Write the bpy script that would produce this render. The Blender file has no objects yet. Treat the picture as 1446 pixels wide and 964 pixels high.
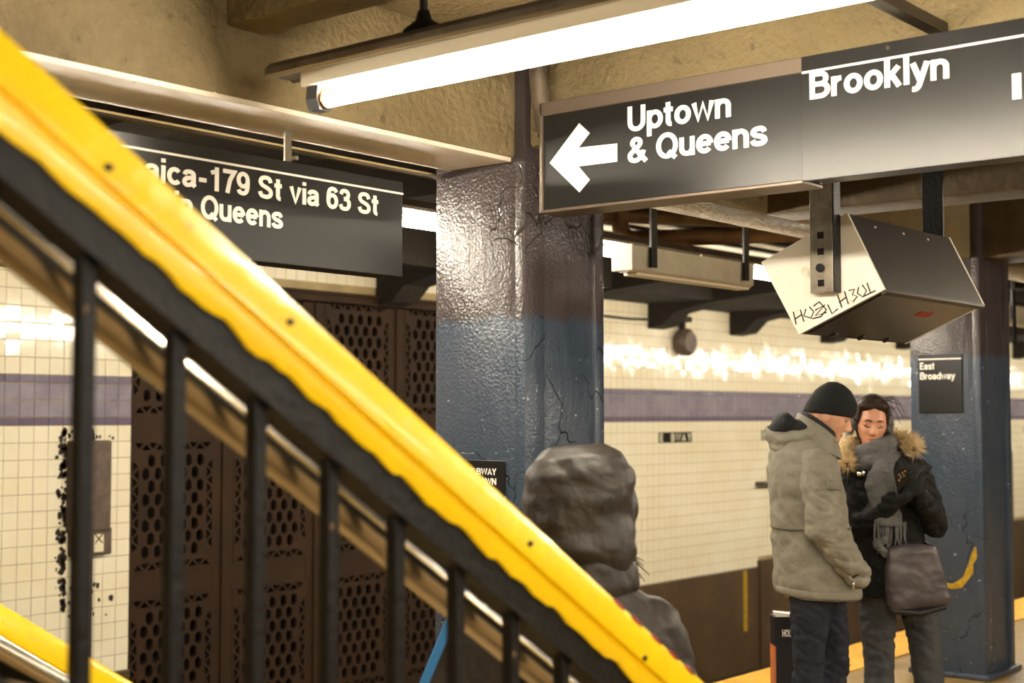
import bpy, bmesh, math, random
from mathutils import Vector, Matrix, noise
R = math.radians
random.seed(7)
scene = bpy.context.scene
C = scene.collection

# ------------------------------------------------------------------ camera, world, exposure
# axes: +X runs along the platform (away, to the right), +Y runs across it to the track, Z up
YAW, PITCH = R(39.5), R(2.96)
cam_data = bpy.data.cameras.new('camera')
cam_data.sensor_width = 36.0
cam_data.lens = 50.0
cam_data.clip_start = 0.05
cam_data.dof.use_dof = True
cam_data.dof.focus_distance = 5.3
cam_data.dof.aperture_fstop = 2.8
cam = bpy.data.objects.new('camera', cam_data)
C.objects.link(cam)
cam.location = (0, 0, 1.6)
cam.rotation_euler = (math.pi / 2 + PITCH, 0, YAW - math.pi / 2)
scene.camera = cam
world = bpy.data.worlds.new('world')
scene.world = world
world.use_nodes = True
world.node_tree.nodes['Background'].inputs[0].default_value = (0.9, 0.75, 0.5, 1)
world.node_tree.nodes['Background'].inputs[1].default_value = 0.02
vs = scene.view_settings
vs.view_transform = 'Standard'
vs.look = 'None'
vs.gamma = 1
vs.use_curve_mapping = False
vs.exposure = 2.0
scene.cycles.use_denoising = True
scene.cycles.max_bounces = 8
scene.cycles.sample_clamp_indirect = 6
LAMP = (1.0, 0.90, 0.73)
LAMP_POWER = 36.0

# ------------------------------------------------------------------ materials
MAT = {}
def lin(c):
    return tuple((x / 12.92 if x <= 0.04045 else ((x + 0.055) / 1.055) ** 2.4) for x in [v / 255 for v in c]) + (1,)

def mat(name, col, rough=0.5, metal=0.0, col2=None, scale=8, bump=0.0, bscale=40, detail=4, spec=0.5,
        col3=None, scale3=30, thr3=(0.62, 0.7), stretch=None, coat=0.0, emit=None, espow=0, rough2=None, bdist=0.01):
    m = bpy.data.materials.new(name)
    m.use_nodes = True
    nt = m.node_tree
    N, L = nt.nodes, nt.links
    b = N['Principled BSDF']
    b.inputs['Base Color'].default_value = lin(col)
    b.inputs['Roughness'].default_value = rough
    b.inputs['Metallic'].default_value = metal
    b.inputs['Specular IOR Level'].default_value = spec
    b.inputs['Coat Weight'].default_value = coat
    if emit:
        b.inputs['Emission Color'].default_value = emit + (1,)
        b.inputs['Emission Strength'].default_value = espow
    vec = None
    if col2 or bump or col3:
        tc = N.new('ShaderNodeNewGeometry')
        mp = N.new('ShaderNodeMapping')
        if stretch:
            mp.inputs['Scale'].default_value = stretch
        L.new(tc.outputs['Position'], mp.inputs[0])
        vec = mp.outputs[0]
    last = None
    if col2:
        n = N.new('ShaderNodeTexNoise')
        n.inputs['Scale'].default_value = scale
        n.inputs['Detail'].default_value = detail
        n.inputs['Roughness'].default_value = 0.62
        L.new(vec, n.inputs[0])
        r = N.new('ShaderNodeValToRGB')
        r.color_ramp.elements[0].position = 0.32
        r.color_ramp.elements[1].position = 0.68
        r.color_ramp.elements[0].color = lin(col)
        r.color_ramp.elements[1].color = lin(col2)
        L.new(n.outputs[0], r.inputs[0])
        last = r.outputs[0]
        if rough2 is not None:
            mr = N.new('ShaderNodeMapRange')
            mr.inputs[1].default_value = 0.3
            mr.inputs[2].default_value = 0.7
            mr.inputs[3].default_value = rough
            mr.inputs[4].default_value = rough2
            L.new(n.outputs[0], mr.inputs[0])
            L.new(mr.outputs[0], b.inputs['Roughness'])
    if col3:
        n = N.new('ShaderNodeTexNoise')
        n.inputs['Scale'].default_value = scale3
        n.inputs['Detail'].default_value = 6
        n.inputs['Roughness'].default_value = 0.7
        L.new(vec, n.inputs[0])
        mr = N.new('ShaderNodeMapRange')
        mr.inputs[1].default_value = thr3[0]
        mr.inputs[2].default_value = thr3[1]
        L.new(n.outputs[0], mr.inputs[0])
        mx = N.new('ShaderNodeMix')
        mx.data_type = 'RGBA'
        L.new(mr.outputs[0], mx.inputs[0])
        if last is None:
            mx.inputs[6].default_value = lin(col)
        else:
            L.new(last, mx.inputs[6])
        mx.inputs[7].default_value = lin(col3)
        last = mx.outputs[2]
    if last is not None:
        L.new(last, b.inputs['Base Color'])
    if bump:
        n = N.new('ShaderNodeTexNoise')
        n.inputs['Scale'].default_value = bscale
        n.inputs['Detail'].default_value = 5
        L.new(vec, n.inputs[0])
        bp = N.new('ShaderNodeBump')
        bp.inputs['Strength'].default_value = bump
        bp.inputs['Distance'].default_value = bdist
        L.new(n.outputs[0], bp.inputs['Height'])
        L.new(bp.outputs[0], b.inputs['Normal'])
    MAT[name] = m
    return m

mat('concrete', (134, 118, 84), 0.75, col2=(112, 97, 65), scale=2.2, bump=0.9, bscale=30, col3=(70, 57, 36), scale3=9, thr3=(0.60, 0.74), bdist=0.025)
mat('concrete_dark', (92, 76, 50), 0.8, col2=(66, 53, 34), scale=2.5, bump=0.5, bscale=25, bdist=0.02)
mat('beam_cream', (250, 243, 228), 0.42, col2=(240, 228, 204), scale=5, bump=0.15, bscale=20, col3=(120, 96, 62), scale3=14, thr3=(0.66, 0.75))
mat('soffit', (46, 38, 27), 0.85, col2=(30, 25, 19), scale=3, bump=0.4, bscale=20)
mat('floor', (150, 122, 70), 0.5, col2=(118, 94, 52), scale=5, bump=0.3, bscale=50, col3=(66, 52, 34), scale3=14, thr3=(0.6, 0.72))
mat('edge_yellow', (222, 172, 40), 0.55, col2=(196, 144, 40), scale=6, bump=0.3, bscale=60, col3=(110, 84, 44), scale3=18, thr3=(0.6, 0.72))
mat('track_bed', (60, 50, 36), 0.9, col2=(40, 34, 26), scale=4, bump=0.5)
mat('grout', (176, 156, 112), 0.8, col2=(150, 130, 92), scale=5)
mat('tile_cream', (248, 240, 214), 0.09, col2=(238, 225, 190), scale=1.4, bump=0.08, bscale=9, col3=(170, 146, 96), scale3=24, thr3=(0.7, 0.82), spec=0.75)
mat('tile_lavender', (156, 148, 158), 0.09, col2=(134, 126, 140), scale=5, bump=0.08, bscale=9)
mat('tile_purple', (118, 106, 124), 0.18, col2=(104, 94, 112), scale=7)
mat('tile_black', (24, 23, 22), 0.2)
mat('tile_white', (232, 222, 190), 0.3)
mat('dado', (92, 70, 42), 0.5, col2=(70, 52, 30), scale=1.8, bump=0.2, bscale=15, col3=(52, 38, 24), scale3=10, thr3=(0.6, 0.75))
mat('mark_yellow', (196, 158, 30), 0.5, col2=(150, 116, 24), scale=30)
mat('grille', (58, 38, 19), 0.7, spec=0.25, col2=(46, 30, 15), scale=3, bump=0.2, bscale=30)
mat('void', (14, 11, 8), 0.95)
mat('rust_box', (104, 86, 72), 0.5, col2=(78, 62, 50), scale=12, bump=0.3, bscale=50)
mat('soot', (58, 45, 33), 0.8, col2=(36, 28, 21), scale=30)
mat('sign_black', (27, 26, 25), 0.30, spec=0.45, bump=0.02, bscale=300)
mat('sign_edge', (58, 54, 50), 0.35, metal=0.5)
mat('sign_frame', (118, 104, 92), 0.42, metal=0.6)
mat('sign_white', (244, 240, 230), 0.35)
mat('rail_yellow', (255, 214, 0), 0.28, col2=(252, 204, 0), scale=7, bump=0.25, bscale=22, col3=(150, 100, 20), scale3=16, thr3=(0.69, 0.76), coat=0.15)
mat('black_iron', (11, 10, 9), 0.45, spec=0.3, col2=(18, 16, 14), scale=14, bump=0.3, bscale=60)
mat('steel', (200, 192, 176), 0.22, metal=1.0, bump=0.03, bscale=200)
mat('steel_dark', (90, 84, 74), 0.4, metal=0.8)
mat('galv', (150, 142, 126), 0.4, metal=0.7, col2=(120, 112, 98), scale=20)
mat('fixture_grey', (182, 174, 156), 0.45, col2=(164, 156, 138), scale=6)
mat('fixture_white', (226, 216, 192), 0.4)
mat('fixture_worn', (112, 100, 84), 0.38, metal=0.3, col2=(84, 72, 60), scale=10, bump=0.2, bscale=60)
mat('socket', (36, 33, 30), 0.4)
mat('copper', (190, 130, 80), 0.3, metal=0.8)
mat('tube_lit', (255, 245, 225), 0.4, emit=LAMP, espow=LAMP_POWER)
mat('pipe', (128, 98, 72), 0.45, col2=(98, 72, 52), scale=8)
mat('pipe_pale', (212, 204, 186), 0.35, metal=0.2)
mat('display_white', (248, 244, 234), 0.3, col2=(240, 232, 214), scale=3, col3=(180, 160, 120), scale3=10, thr3=(0.6, 0.8))
mat('display_dark', (46, 36, 25), 0.45, col2=(36, 28, 20), scale=4, bump=0.05, bscale=30)
mat('display_screen', (30, 27, 25), 0.25, col2=(38, 33, 28), scale=6)
mat('ink', (58, 40, 22), 0.5)
mat('red_mark', (150, 40, 30), 0.5)

def column_paint():
    """glossy blue enamel in many thick coats, with cracked patches and pale chips"""
    m = mat('column_blue', (54, 68, 84), 0.24, col2=(70, 77, 90), scale=2.0)
    nt = m.node_tree
    N, L = nt.nodes, nt.links
    b = N['Principled BSDF']
    geo = N.new('ShaderNodeNewGeometry')
    n1 = N.new('ShaderNodeTexNoise'); n1.inputs['Scale'].default_value = 85; n1.inputs['Detail'].default_value = 3
    n2 = N.new('ShaderNodeTexNoise'); n2.inputs['Scale'].default_value = 12; n2.inputs['Detail'].default_value = 6
    mp = N.new('ShaderNodeMapping'); mp.inputs['Scale'].default_value = (1, 1, 0.35)
    L.new(geo.outputs['Position'], n1.inputs[0]); L.new(geo.outputs['Position'], mp.inputs[0]); L.new(mp.outputs[0], n2.inputs[0])
    vo = N.new('ShaderNodeTexVoronoi'); vo.feature = 'DISTANCE_TO_EDGE'; vo.inputs['Scale'].default_value = 3.1
    mxv = N.new('ShaderNodeMix'); mxv.data_type = 'VECTOR'; mxv.inputs[0].default_value = 0.16
    nn = N.new('ShaderNodeTexNoise'); nn.inputs['Scale'].default_value = 6
    L.new(geo.outputs['Position'], nn.inputs[0]); L.new(geo.outputs['Position'], mxv.inputs[4]); L.new(nn.outputs['Color'], mxv.inputs[5])
    L.new(mxv.outputs[1], vo.inputs[0])
    cr = N.new('ShaderNodeMapRange'); cr.inputs[1].default_value = 0.0; cr.inputs[2].default_value = 0.007
    L.new(vo.outputs[0], cr.inputs[0])
    msk = N.new('ShaderNodeTexNoise'); msk.inputs['Scale'].default_value = 1.7
    L.new(geo.outputs['Position'], msk.inputs[0])
    mk = N.new('ShaderNodeMapRange'); mk.inputs[1].default_value = 0.56; mk.inputs[2].default_value = 0.58; mk.inputs[3].default_value = 1; mk.inputs[4].default_value = 0
    L.new(msk.outputs[0], mk.inputs[0])
    mx0 = N.new('ShaderNodeMath'); mx0.operation = 'MAXIMUM'
    L.new(cr.outputs[0], mx0.inputs[0]); L.new(mk.outputs[0], mx0.inputs[1])
    a = N.new('ShaderNodeMath'); a.operation = 'MULTIPLY'; a.inputs[1].default_value = 0.40
    L.new(n1.outputs[0], a.inputs[0])
    s = N.new('ShaderNodeMath'); s.operation = 'ADD'
    L.new(a.outputs[0], s.inputs[0]); L.new(n2.outputs[0], s.inputs[1])
    s2 = N.new('ShaderNodeMath'); s2.operation = 'ADD'
    L.new(s.outputs[0], s2.inputs[0]); L.new(mx0.outputs[0], s2.inputs[1])
    bp = N.new('ShaderNodeBump'); bp.inputs['Strength'].default_value = 0.7; bp.inputs['Distance'].default_value = 0.012
    L.new(s2.outputs[0], bp.inputs['Height']); L.new(bp.outputs[0], b.inputs['Normal'])
    old = b.inputs['Base Color'].links[0].from_socket
    n3 = N.new('ShaderNodeTexNoise'); n3.inputs['Scale'].default_value = 34; n3.inputs['Detail'].default_value = 5
    L.new(geo.outputs['Position'], n3.inputs[0])
    c3 = N.new('ShaderNodeMapRange'); c3.inputs[1].default_value = 0.685; c3.inputs[2].default_value = 0.715
    L.new(n3.outputs[0], c3.inputs[0])
    mA = N.new('ShaderNodeMix'); mA.data_type = 'RGBA'; mA.inputs[7].default_value = lin((150, 156, 160))
    L.new(c3.outputs[0], mA.inputs[0]); L.new(old, mA.inputs[6])
    mB = N.new('ShaderNodeMix'); mB.data_type = 'RGBA'; mB.inputs[6].default_value = lin((24, 26, 32))
    L.new(mx0.outputs[0], mB.inputs[0]); L.new(mA.outputs[2], mB.inputs[7])
    # older grey-brown coat above head height, blue repaint below it
    sep = N.new('ShaderNodeSeparateXYZ'); L.new(geo.outputs['Position'], sep.inputs[0])
    wob = N.new('ShaderNodeMath'); wob.operation = 'MULTIPLY_ADD'; wob.inputs[1].default_value = 0.10
    L.new(n2.outputs[0], wob.inputs[0]); L.new(sep.outputs[2], wob.inputs[2])
    tz_ = N.new('ShaderNodeMapRange'); tz_.inputs[1].default_value = 2.00; tz_.inputs[2].default_value = 2.035
    L.new(wob.outputs[0], tz_.inputs[0])
    mC = N.new('ShaderNodeMix'); mC.data_type = 'RGBA'; mC.inputs[7].default_value = lin((66, 58, 58))
    L.new(tz_.outputs[0], mC.inputs[0]); L.new(mB.outputs[2], mC.inputs[6])
    L.new(mC.outputs[2], b.inputs['Base Color'])
column_paint()

# ------------------------------------------------------------------ geometry helpers
class MB:
    """collects geometry in world (or local) coordinates for one mesh"""
    def __init__(self):
        self.v, self.f = [], []
    def add(self, vs_, fs_):
        o = len(self.v)
        self.v += [tuple(p) for p in vs_]
        self.f += [tuple(i + o for i in f) for f in fs_]
        return self
    def box(self, x0, x1, y0, y1, z0, z1, bev=0.0):
        if bev <= 0:
            vs_ = [(x, y, z) for x in (x0, x1) for y in (y0, y1) for z in (z0, z1)]
            fs_ = [(0, 1, 3, 2), (4, 6, 7, 5), (0, 4, 5, 1), (2, 3, 7, 6), (0, 2, 6, 4), (1, 5, 7, 3)]
            return self.add(vs_, fs_)
        bm = bmesh.new()
        bmesh.ops.create_cube(bm, size=1)
        for v in bm.verts:
            v.co = Vector(((x0 + x1) / 2 + v.co.x * (x1 - x0), (y0 + y1) / 2 + v.co.y * (y1 - y0), (z0 + z1) / 2 + v.co.z * (z1 - z0)))
        bmesh.ops.bevel(bm, geom=bm.edges[:] + bm.verts[:], offset=bev, segments=2, affect='EDGES', profile=0.5)
        bm.verts.index_update()
        self.add([v.co[:] for v in bm.verts], [[v.index for v in f.verts] for f in bm.faces])
        bm.free()
        return self
    def loft(self, rings, cap=True, closed=False):
        """rings: list of equal-length point lists"""
        n = len(rings[0])
        o = len(self.v)
        for r in rings:
            self.v += [tuple(p) for p in r]
        m = len(rings)
        for k in range(m if closed else m - 1):
            a, b = o + k * n, o + ((k + 1) % m) * n
            for i in range(n):
                j = (i + 1) % n
                self.f.append((a + i, a + j, b + j, b + i))
        if cap and not closed:
            self.f.append(tuple(o + i for i in reversed(range(n))))
            self.f.append(tuple(o + (m - 1) * n + i for i in range(n)))
        return self
    def tube(self, pts, rad, seg=10, flat=1.0, up=None):
        pts = [Vector(p) for p in pts]
        if not isinstance(rad, (list, tuple)):
            rad = [rad] * len(pts)
        rings = []
        ref = Vector(up) if up else None
        for i, p in enumerate(pts):
            d = (pts[min(i + 1, len(pts) - 1)] - pts[max(i - 1, 0)]).normalized()
            if ref is None:
                ref = Vector((0, 0, 1)) if abs(d.z) < 0.9 else Vector((1, 0, 0))
            a = d.cross(ref).normalized()
            b = a.cross(d).normalized()
            if up is None:
                ref = b
            rings.append([p + a * (math.cos(2 * math.pi * k / seg) * rad[i]) + b * (math.sin(2 * math.pi * k / seg) * rad[i] * flat) for k in range(seg)])
        return self.loft(rings)
    def ball(self, c, r, seg=14, rings=9):
        c = Vector(c)
        if not isinstance(r, (list, tuple)):
            r = (r, r, r)
        rr = []
        for k in range(rings + 1):
            th = math.pi * (0.02 + 0.96 * k / rings)
            rr.append([c + Vector((r[0] * math.sin(th) * math.cos(2 * math.pi * i / seg), r[1] * math.sin(th) * math.sin(2 * math.pi * i / seg), r[2] * math.cos(th))) for i in range(seg)])
        rr.reverse()
        return self.loft(rr)
    def prism(self, poly, a0, a1, axis='x'):
        """extrude a 2D polygon along an axis; poly holds the two other coordinates in order"""
        def pt(p, a):
            return {'x': (a, p[0], p[1]), 'y': (p[0], a, p[1]), 'z': (p[0], p[1], a)}[axis]
        return self.loft([[pt(p, a0) for p in poly], [pt(p, a1) for p in poly]])
    def mesh(self, name, off=(0, 0, 0)):
        me = bpy.data.meshes.new(name)
        ox, oy, oz = off
        me.from_pydata([(x - ox, y - oy, z - oz) for x, y, z in self.v], [], self.f)
        bm = bmesh.new()
        bm.from_mesh(me)
        bmesh.ops.recalc_face_normals(bm, faces=bm.faces[:])
        bm.to_mesh(me)
        bm.free()
        return me

def link(name, me, m=None, parent=None, smooth=False):
    o = bpy.data.objects.new(name, me)
    C.objects.link(o)
    if m and not me.materials:
        me.materials.append(MAT[m])
    if parent:
        o.parent = parent
    if smooth:
        for p in me.polygons:
            p.use_smooth = True
        if smooth != 'all':
            me.set_sharp_from_angle(angle=R(38))
    return o

def tag(o, label=None, cat=None, group=None, kind=None):
    if label: o['label'] = label
    if cat: o['category'] = cat
    if group: o['group'] = group
    if kind: o['kind'] = kind
    return o

def thing(name, loc, label, cat, group=None, kind=None, rz=0):
    o = bpy.data.objects.new(name, None)
    C.objects.link(o)
    o.empty_display_size = 0.1
    o.location = loc
    o.rotation_euler[2] = rz
    return tag(o, label, cat, group, kind)

def part(root, name, mb, m, smooth=False, parent=None, local=False):
    """a mesh child of root; mb holds world coordinates unless local"""
    off = (0, 0, 0) if local else tuple(root.location)
    o = link(name, mb.mesh(name, off), m, parent or root, smooth)
    return o

def solo(name, mb, m, label=None, cat=None, group=None, kind=None, smooth=False, loc=(0, 0, 0)):
    o = link(name, mb.mesh(name, loc), m, None, smooth)
    o.location = loc
    return tag(o, label, cat, group, kind)

def copy_tree(o, loc, label=None):
    def rec(a, parent):
        c = a.copy()
        C.objects.link(c)
        c.parent = parent
        for ch in a.children:
            rec(ch, c)
        return c
    c = rec(o, None)
    c.location = loc
    if label: c['label'] = label
    return c

# hand-drawn bold grotesque letters: cap height 1, strokes of constant width
SW = 0.178
def _arc(cx, cy, rx, ry, a0, a1, n=14):
    return [(cx + rx * math.cos(R(a0 + (a1 - a0) * k / n)), cy + ry * math.sin(R(a0 + (a1 - a0) * k / n))) for k in range(n + 1)]
def _cr(p, n=5):
    out = []
    for i in range(len(p) - 1):
        a, b, c, d = p[max(i - 1, 0)], p[i], p[i + 1], p[min(i + 2, len(p) - 1)]
        for k in range(n):
            t = k / n
            out.append(tuple(0.5 * (2 * b[j] + (c[j] - a[j]) * t + (2 * a[j] - 5 * b[j] + 4 * c[j] - d[j]) * t * t + (3 * b[j] - a[j] - 3 * c[j] + d[j]) * t ** 3) for j in (0, 1)))
    return out + [p[-1]]
_O = _arc(.41, .5, .325, .415, 0, 360, 36)
_o = _arc(.31, .36, .225, .275, 0, 360, 28)
_s = [(.49, .50), (.43, .61), (.29, .637), (.15, .60), (.10, .50), (.17, .41), (.31, .36), (.46, .29), (.50, .19), (.43, .105), (.29, .083), (.14, .115), (.08, .22)]
_S = [(x * 1.2, (y - .083) / .554 * .83 + .085) for x, y in _s]
_arch = [(.085, .0), (.085, .42)] + _arc(.285, .43, .20, .205, 180, 0, 12) + [(.485, 0)]
_9 = [_arc(.29, .645, .205, .27, 0, 360, 26), _cr([(.497, .66), (.492, .42), (.45, .20), (.36, .10), (.26, .083), (.15, .12), (.09, .22)])]
_P = [[(.085, 0), (.085, 1)], [(.085, .915), (.38, .915)] + _arc(.38, .69, .22, .225, 90, -90, 12) + [(.085, .465)]]
GLYPH = {
 ' ': (.26, []), 'U': (.72, [[(.09, 1), (.09, .36)] + _arc(.355, .36, .265, .275, 180, 360) + [(.62, 1)]]),
 'p': (.60, [[(.085, .72), (.085, -.28)], _o]), 'd': (.60, [[(.535, 0), (.535, 1)], _o]), 'o': (.62, [_o]),
 't': (.36, [[(.17, .93), (.17, .22)] + _arc(.28, .20, .11, .115, 180, 280, 6), [(0, .645), (.35, .645)]]),
 'w': (.80, [[(.06, .72), (.22, .06), (.40, .66), (.58, .06), (.74, .72)]]), 'v': (.54, [[(.06, .72), (.27, .04), (.48, .72)]]),
 'n': (.57, [_arch, [(.085, .72), (.085, 0)]]), 'u': (.57, [[(.57 - x, .72 - y) for x, y in _arch], [(.485, .72), (.485, 0)]]),
 'm': (.87, [[(.085, .72), (.085, 0)]] + [[(.085 + q, .0 if q == 0 else .3), (.085 + q, .42)] + _arc(.26 + q, .43, .175, .205, 180, 0, 12) + [(.435 + q, 0)] for q in (0, .35)]),
 '&': (.74, [[(.72, .02), (.22, .64)], _arc(.34, .765, .155, .155, 215, -40, 14), [(.46, .665), (.17, .41)], _cr([(.22, .46), (.11, .35), (.09, .24), (.15, .125), (.29, .08), (.43, .13), (.56, .28), (.62, .46)])]),
 'Q': (.82, [_O, [(.46, .27), (.74, -.0)]]), 'O': (.82, [_O]),
 'e': (.60, [[(.1, .365), (.53, .365)], _arc(.31, .36, .222, .275, 0, 318, 26)]), 'c': (.57, [_arc(.31, .36, .225, .275, 42, 318, 24)]),
 's': (.57, [_cr(_s)]), 'S': (.70, [_cr(_S)]),
 'B': (.70, [[(.085, 0), (.085, 1)], [(.085, .915), (.38, .915)] + _arc(.38, .725, .19, .19, 90, -90, 12) + [(.085, .535)], [(.085, .535), (.39, .535)] + _arc(.39, .31, .235, .225, 90, -90, 14) + [(.085, .085)]]),
 'r': (.38, [[(.085, .72), (.085, 0)], [(.085, .38)] + _arc(.33, .40, .245, .235, 175, 88, 8)]),
 'k': (.56, [[(.085, 0), (.085, 1)], [(.46, .72), (.10, .31)], [(.23, .44), (.48, 0)]]), 'l': (.19, [[(.095, 0), (.095, 1)]]),
 'i': (.19, [[(.095, 0), (.095, .72)], [(.095, .84), (.095, 1)]]),
 'y': (.56, [[(.05, .72), (.28, .08)], _cr([(.51, .72), (.30, .08), (.23, -.12), (.14, -.20), (.03, -.20)], 4)]),
 'J': (.56, [[(.46, 1), (.46, .30)] + _arc(.27, .29, .19, .205, 0, -180) + [(.08, .36)]]),
 'a': (.58, [_cr([(.09, .49), (.14, .60), (.29, .637), (.43, .59), (.465, .47), (.465, .14), (.53, .04)]), _cr([(.465, .42), (.32, .385), (.14, .33), (.08, .20), (.14, .10), (.26, .085), (.40, .15), (.465, .28)])]),
 '-': (.42, [[(.05, .38), (.37, .38)]]), '1': (.50, [[(.33, 0), (.33, 1)], [(.33, .84), (.08, .74)]]), '7': (.58, [[(.04, .915), (.53, .915), (.34, .55), (.23, 0)]]),
 '9': (.58, _9), '6': (.58, [[(.58 - x, 1 - y) for x, y in st_] for st_ in _9]),
 '3': (.58, [_cr([(.09, .74), (.15, .87), (.29, .915), (.43, .86), (.465, .73), (.41, .60), (.25, .54)]), _cr([(.25, .54), (.42, .51), (.50, .40), (.505, .25), (.43, .125), (.29, .085), (.14, .12), (.07, .27)])]),
 'E': (.62, [[(.085, 0), (.085, 1)], [(.085, .915), (.56, .915)], [(.085, .51), (.52, .51)], [(.085, .085), (.57, .085)]]),
 'A': (.70, [[(.06, 0), (.35, .95), (.64, 0)], [(.17, .30), (.53, .30)]]), 'T': (.62, [[(.31, 0), (.31, .95)], [(.01, .915), (.61, .915)]]),
 'W': (1.0, [[(.06, 1), (.26, .06), (.50, .94), (.74, .06), (.94, 1)]]), 'Y': (.66, [[(.06, 1), (.33, .46), (.60, 1)], [(.33, .48), (.33, 0)]]),
 'P': (.64, _P), 'R': (.70, _P + [[(.36, .46), (.58, 0)]]), 'N': (.72, [[(.085, 0), (.085, 1)], [(.635, 0), (.635, 1)], [(.10, .95), (.62, .05)]]),
 'H': (.72, [[(.085, 0), (.085, 1)], [(.635, 0), (.635, 1)], [(.085, .5), (.635, .5)]]), 'L': (.58, [[(.085, 0), (.085, 1)], [(.085, .085), (.54, .085)]]), 'I': (.20, [[(.1, 0), (.1, 1)]]),
}
def _stroke(b, pts, w, ext, lift):
    pts = [Vector(p) for p in pts]
    n = len(pts)
    closed = (pts[0] - pts[-1]).length < 1e-4
    if closed: pts, n = pts[:-1], n - 1
    Lf, Rt = [], []
    for i, p in enumerate(pts):
        a = pts[(i - 1) % n] if closed or i else p
        c = pts[(i + 1) % n] if closed or i < n - 1 else p
        d0, d1 = (p - a), (c - p)
        d0 = d0.normalized() if d0.length > 1e-9 else d1.normalized()
        d1 = d1.normalized() if d1.length > 1e-9 else d0
        n0, n1 = Vector((-d0.y, d0.x)), Vector((-d1.y, d1.x))
        m = (n0 + n1)
        m = m / max(m.length_squared / 2, 0.5)
        Lf.append(p + m * w / 2); Rt.append(p - m * w / 2)
    o = len(b.v)
    for z in (-ext, ext + lift):
        for q in (Lf, Rt):
            b.v += [(v.x, v.y, z) for v in q]
    for i in range(n if closed else n - 1):
        j = (i + 1) % n
        A = [o + i, o + j, o + n + j, o + n + i]
        B = [x + 2 * n for x in A]
        b.f += [tuple(reversed(A)), tuple(B), (A[0], A[1], B[1], B[0]), (A[3], B[3], B[2], A[2])]
    if not closed:
        for i in (0, n - 1):
            b.f.append((o + i, o + n + i, o + 3 * n + i, o + 2 * n + i))
def letters(body, x0, x1, y0, cap, ext=0.001, w=None):
    """one mesh per letter, laid out between x0 and x1 on the baseline y0 in the XY plane"""
    total = sum(GLYPH[c][0] for c in body) + 0.06 * (len(body) - 1)
    kx = (x1 - x0) / total
    out, x = [], 0.0
    for c in body:
        adv, sts = GLYPH[c]
        if sts:
            b = MB()
            for k, st_ in enumerate(sts):
                _stroke(b, st_, w or SW, ext, ext * 0.02 * k)
            b.v = [(x0 + (x + px) * kx, y0 + py * cap, pz) for px, py, pz in b.v]
            out.append(b)
        x += adv + 0.06
    return out

def plates_mb(outer, holes, ext):
    """a flat plate with holes (2D filled curve, extruded) as a mesh in the XY plane"""
    cu = bpy.data.curves.new('plate', 'CURVE')
    cu.dimensions = '2D'
    cu.fill_mode = 'BOTH'
    cu.extrude = ext
    for poly in [outer] + holes:
        sp = cu.splines.new('POLY')
        sp.points.add(len(poly) - 1)
        for p, q in zip(sp.points, poly):
            p.co = (q[0], q[1], 0, 1)
        sp.use_cyclic_u = True
    o = bpy.data.objects.new('plate', cu)
    C.objects.link(o)
    me = bpy.data.meshes.new_from_object(o.evaluated_get(bpy.context.evaluated_depsgraph_get()))
    b = MB().add([v.co[:] for v in me.vertices], [list(p.vertices) for p in me.polygons])
    bpy.data.objects.remove(o)
    bpy.data.curves.remove(cu)
    bpy.data.meshes.remove(me)
    return b

def face_u(b, s, v0, z0):
    """turn an XY-plane mesh to face -X: text x runs to -Y, text y up, origin at (s, v0, z0)"""
    b.v = [(s - z, v0 - x, z0 + y) for x, y, z in b.v]
    return b
def face_v(b, v, s0, z0):
    """turn an XY-plane mesh to face -Y"""
    b.v = [(s0 + x, v - z, z0 + y) for x, y, z in b.v]
    return b

# ------------------------------------------------------------------ the setting
EDGE = 4.52          # platform edge
WALL = 8.35          # far tiled wall across the track
CEIL = 2.975
BEAM_Z = 2.56
solo('floor', MB().box(-6, 38, -7, EDGE, -0.30, 0), 'floor', 'worn tan concrete subway platform floor', kind='structure')
flr = bpy.data.objects['floor']
em = MB().box(0, 0.602, 0, 0.45, 0, 0.012, 0.004).mesh('edge_tile')
em.materials.append(MAT['edge_yellow'])
for k in range(30):
    t = link('edge_tile', em, parent=flr)
    t.location = (2.0 + k * 0.61, EDGE - 0.45, -0.002)
solo('floor_track_bed', MB().box(-6, 38, EDGE - 0.05, 12, -1.45, -1.3), 'track_bed', 'dark track bed below the platform edge', kind='structure')

# ceiling: slab with an open stairwell at s < 2.72, 1.35 < y < 3.36
cl = MB()
cl.box(2.72, 38, -7, 3.72, CEIL, CEIL + 0.25)
cl.box(-6, 2.72, -7, 1.35, CEIL, CEIL + 0.25)
cl.box(-6, 2.72, 1.25, 1.35, CEIL, 4.4)
cl.box(-6, 2.80, 1.25, 3.75, 4.4, 4.6)
cl.box(2.72, 2.80, 1.25, 3.75, CEIL + 0.1, 4.4)
solo('ceiling', cl, 'concrete', 'rough tan concrete ceiling above the platform', kind='structure')

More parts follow.
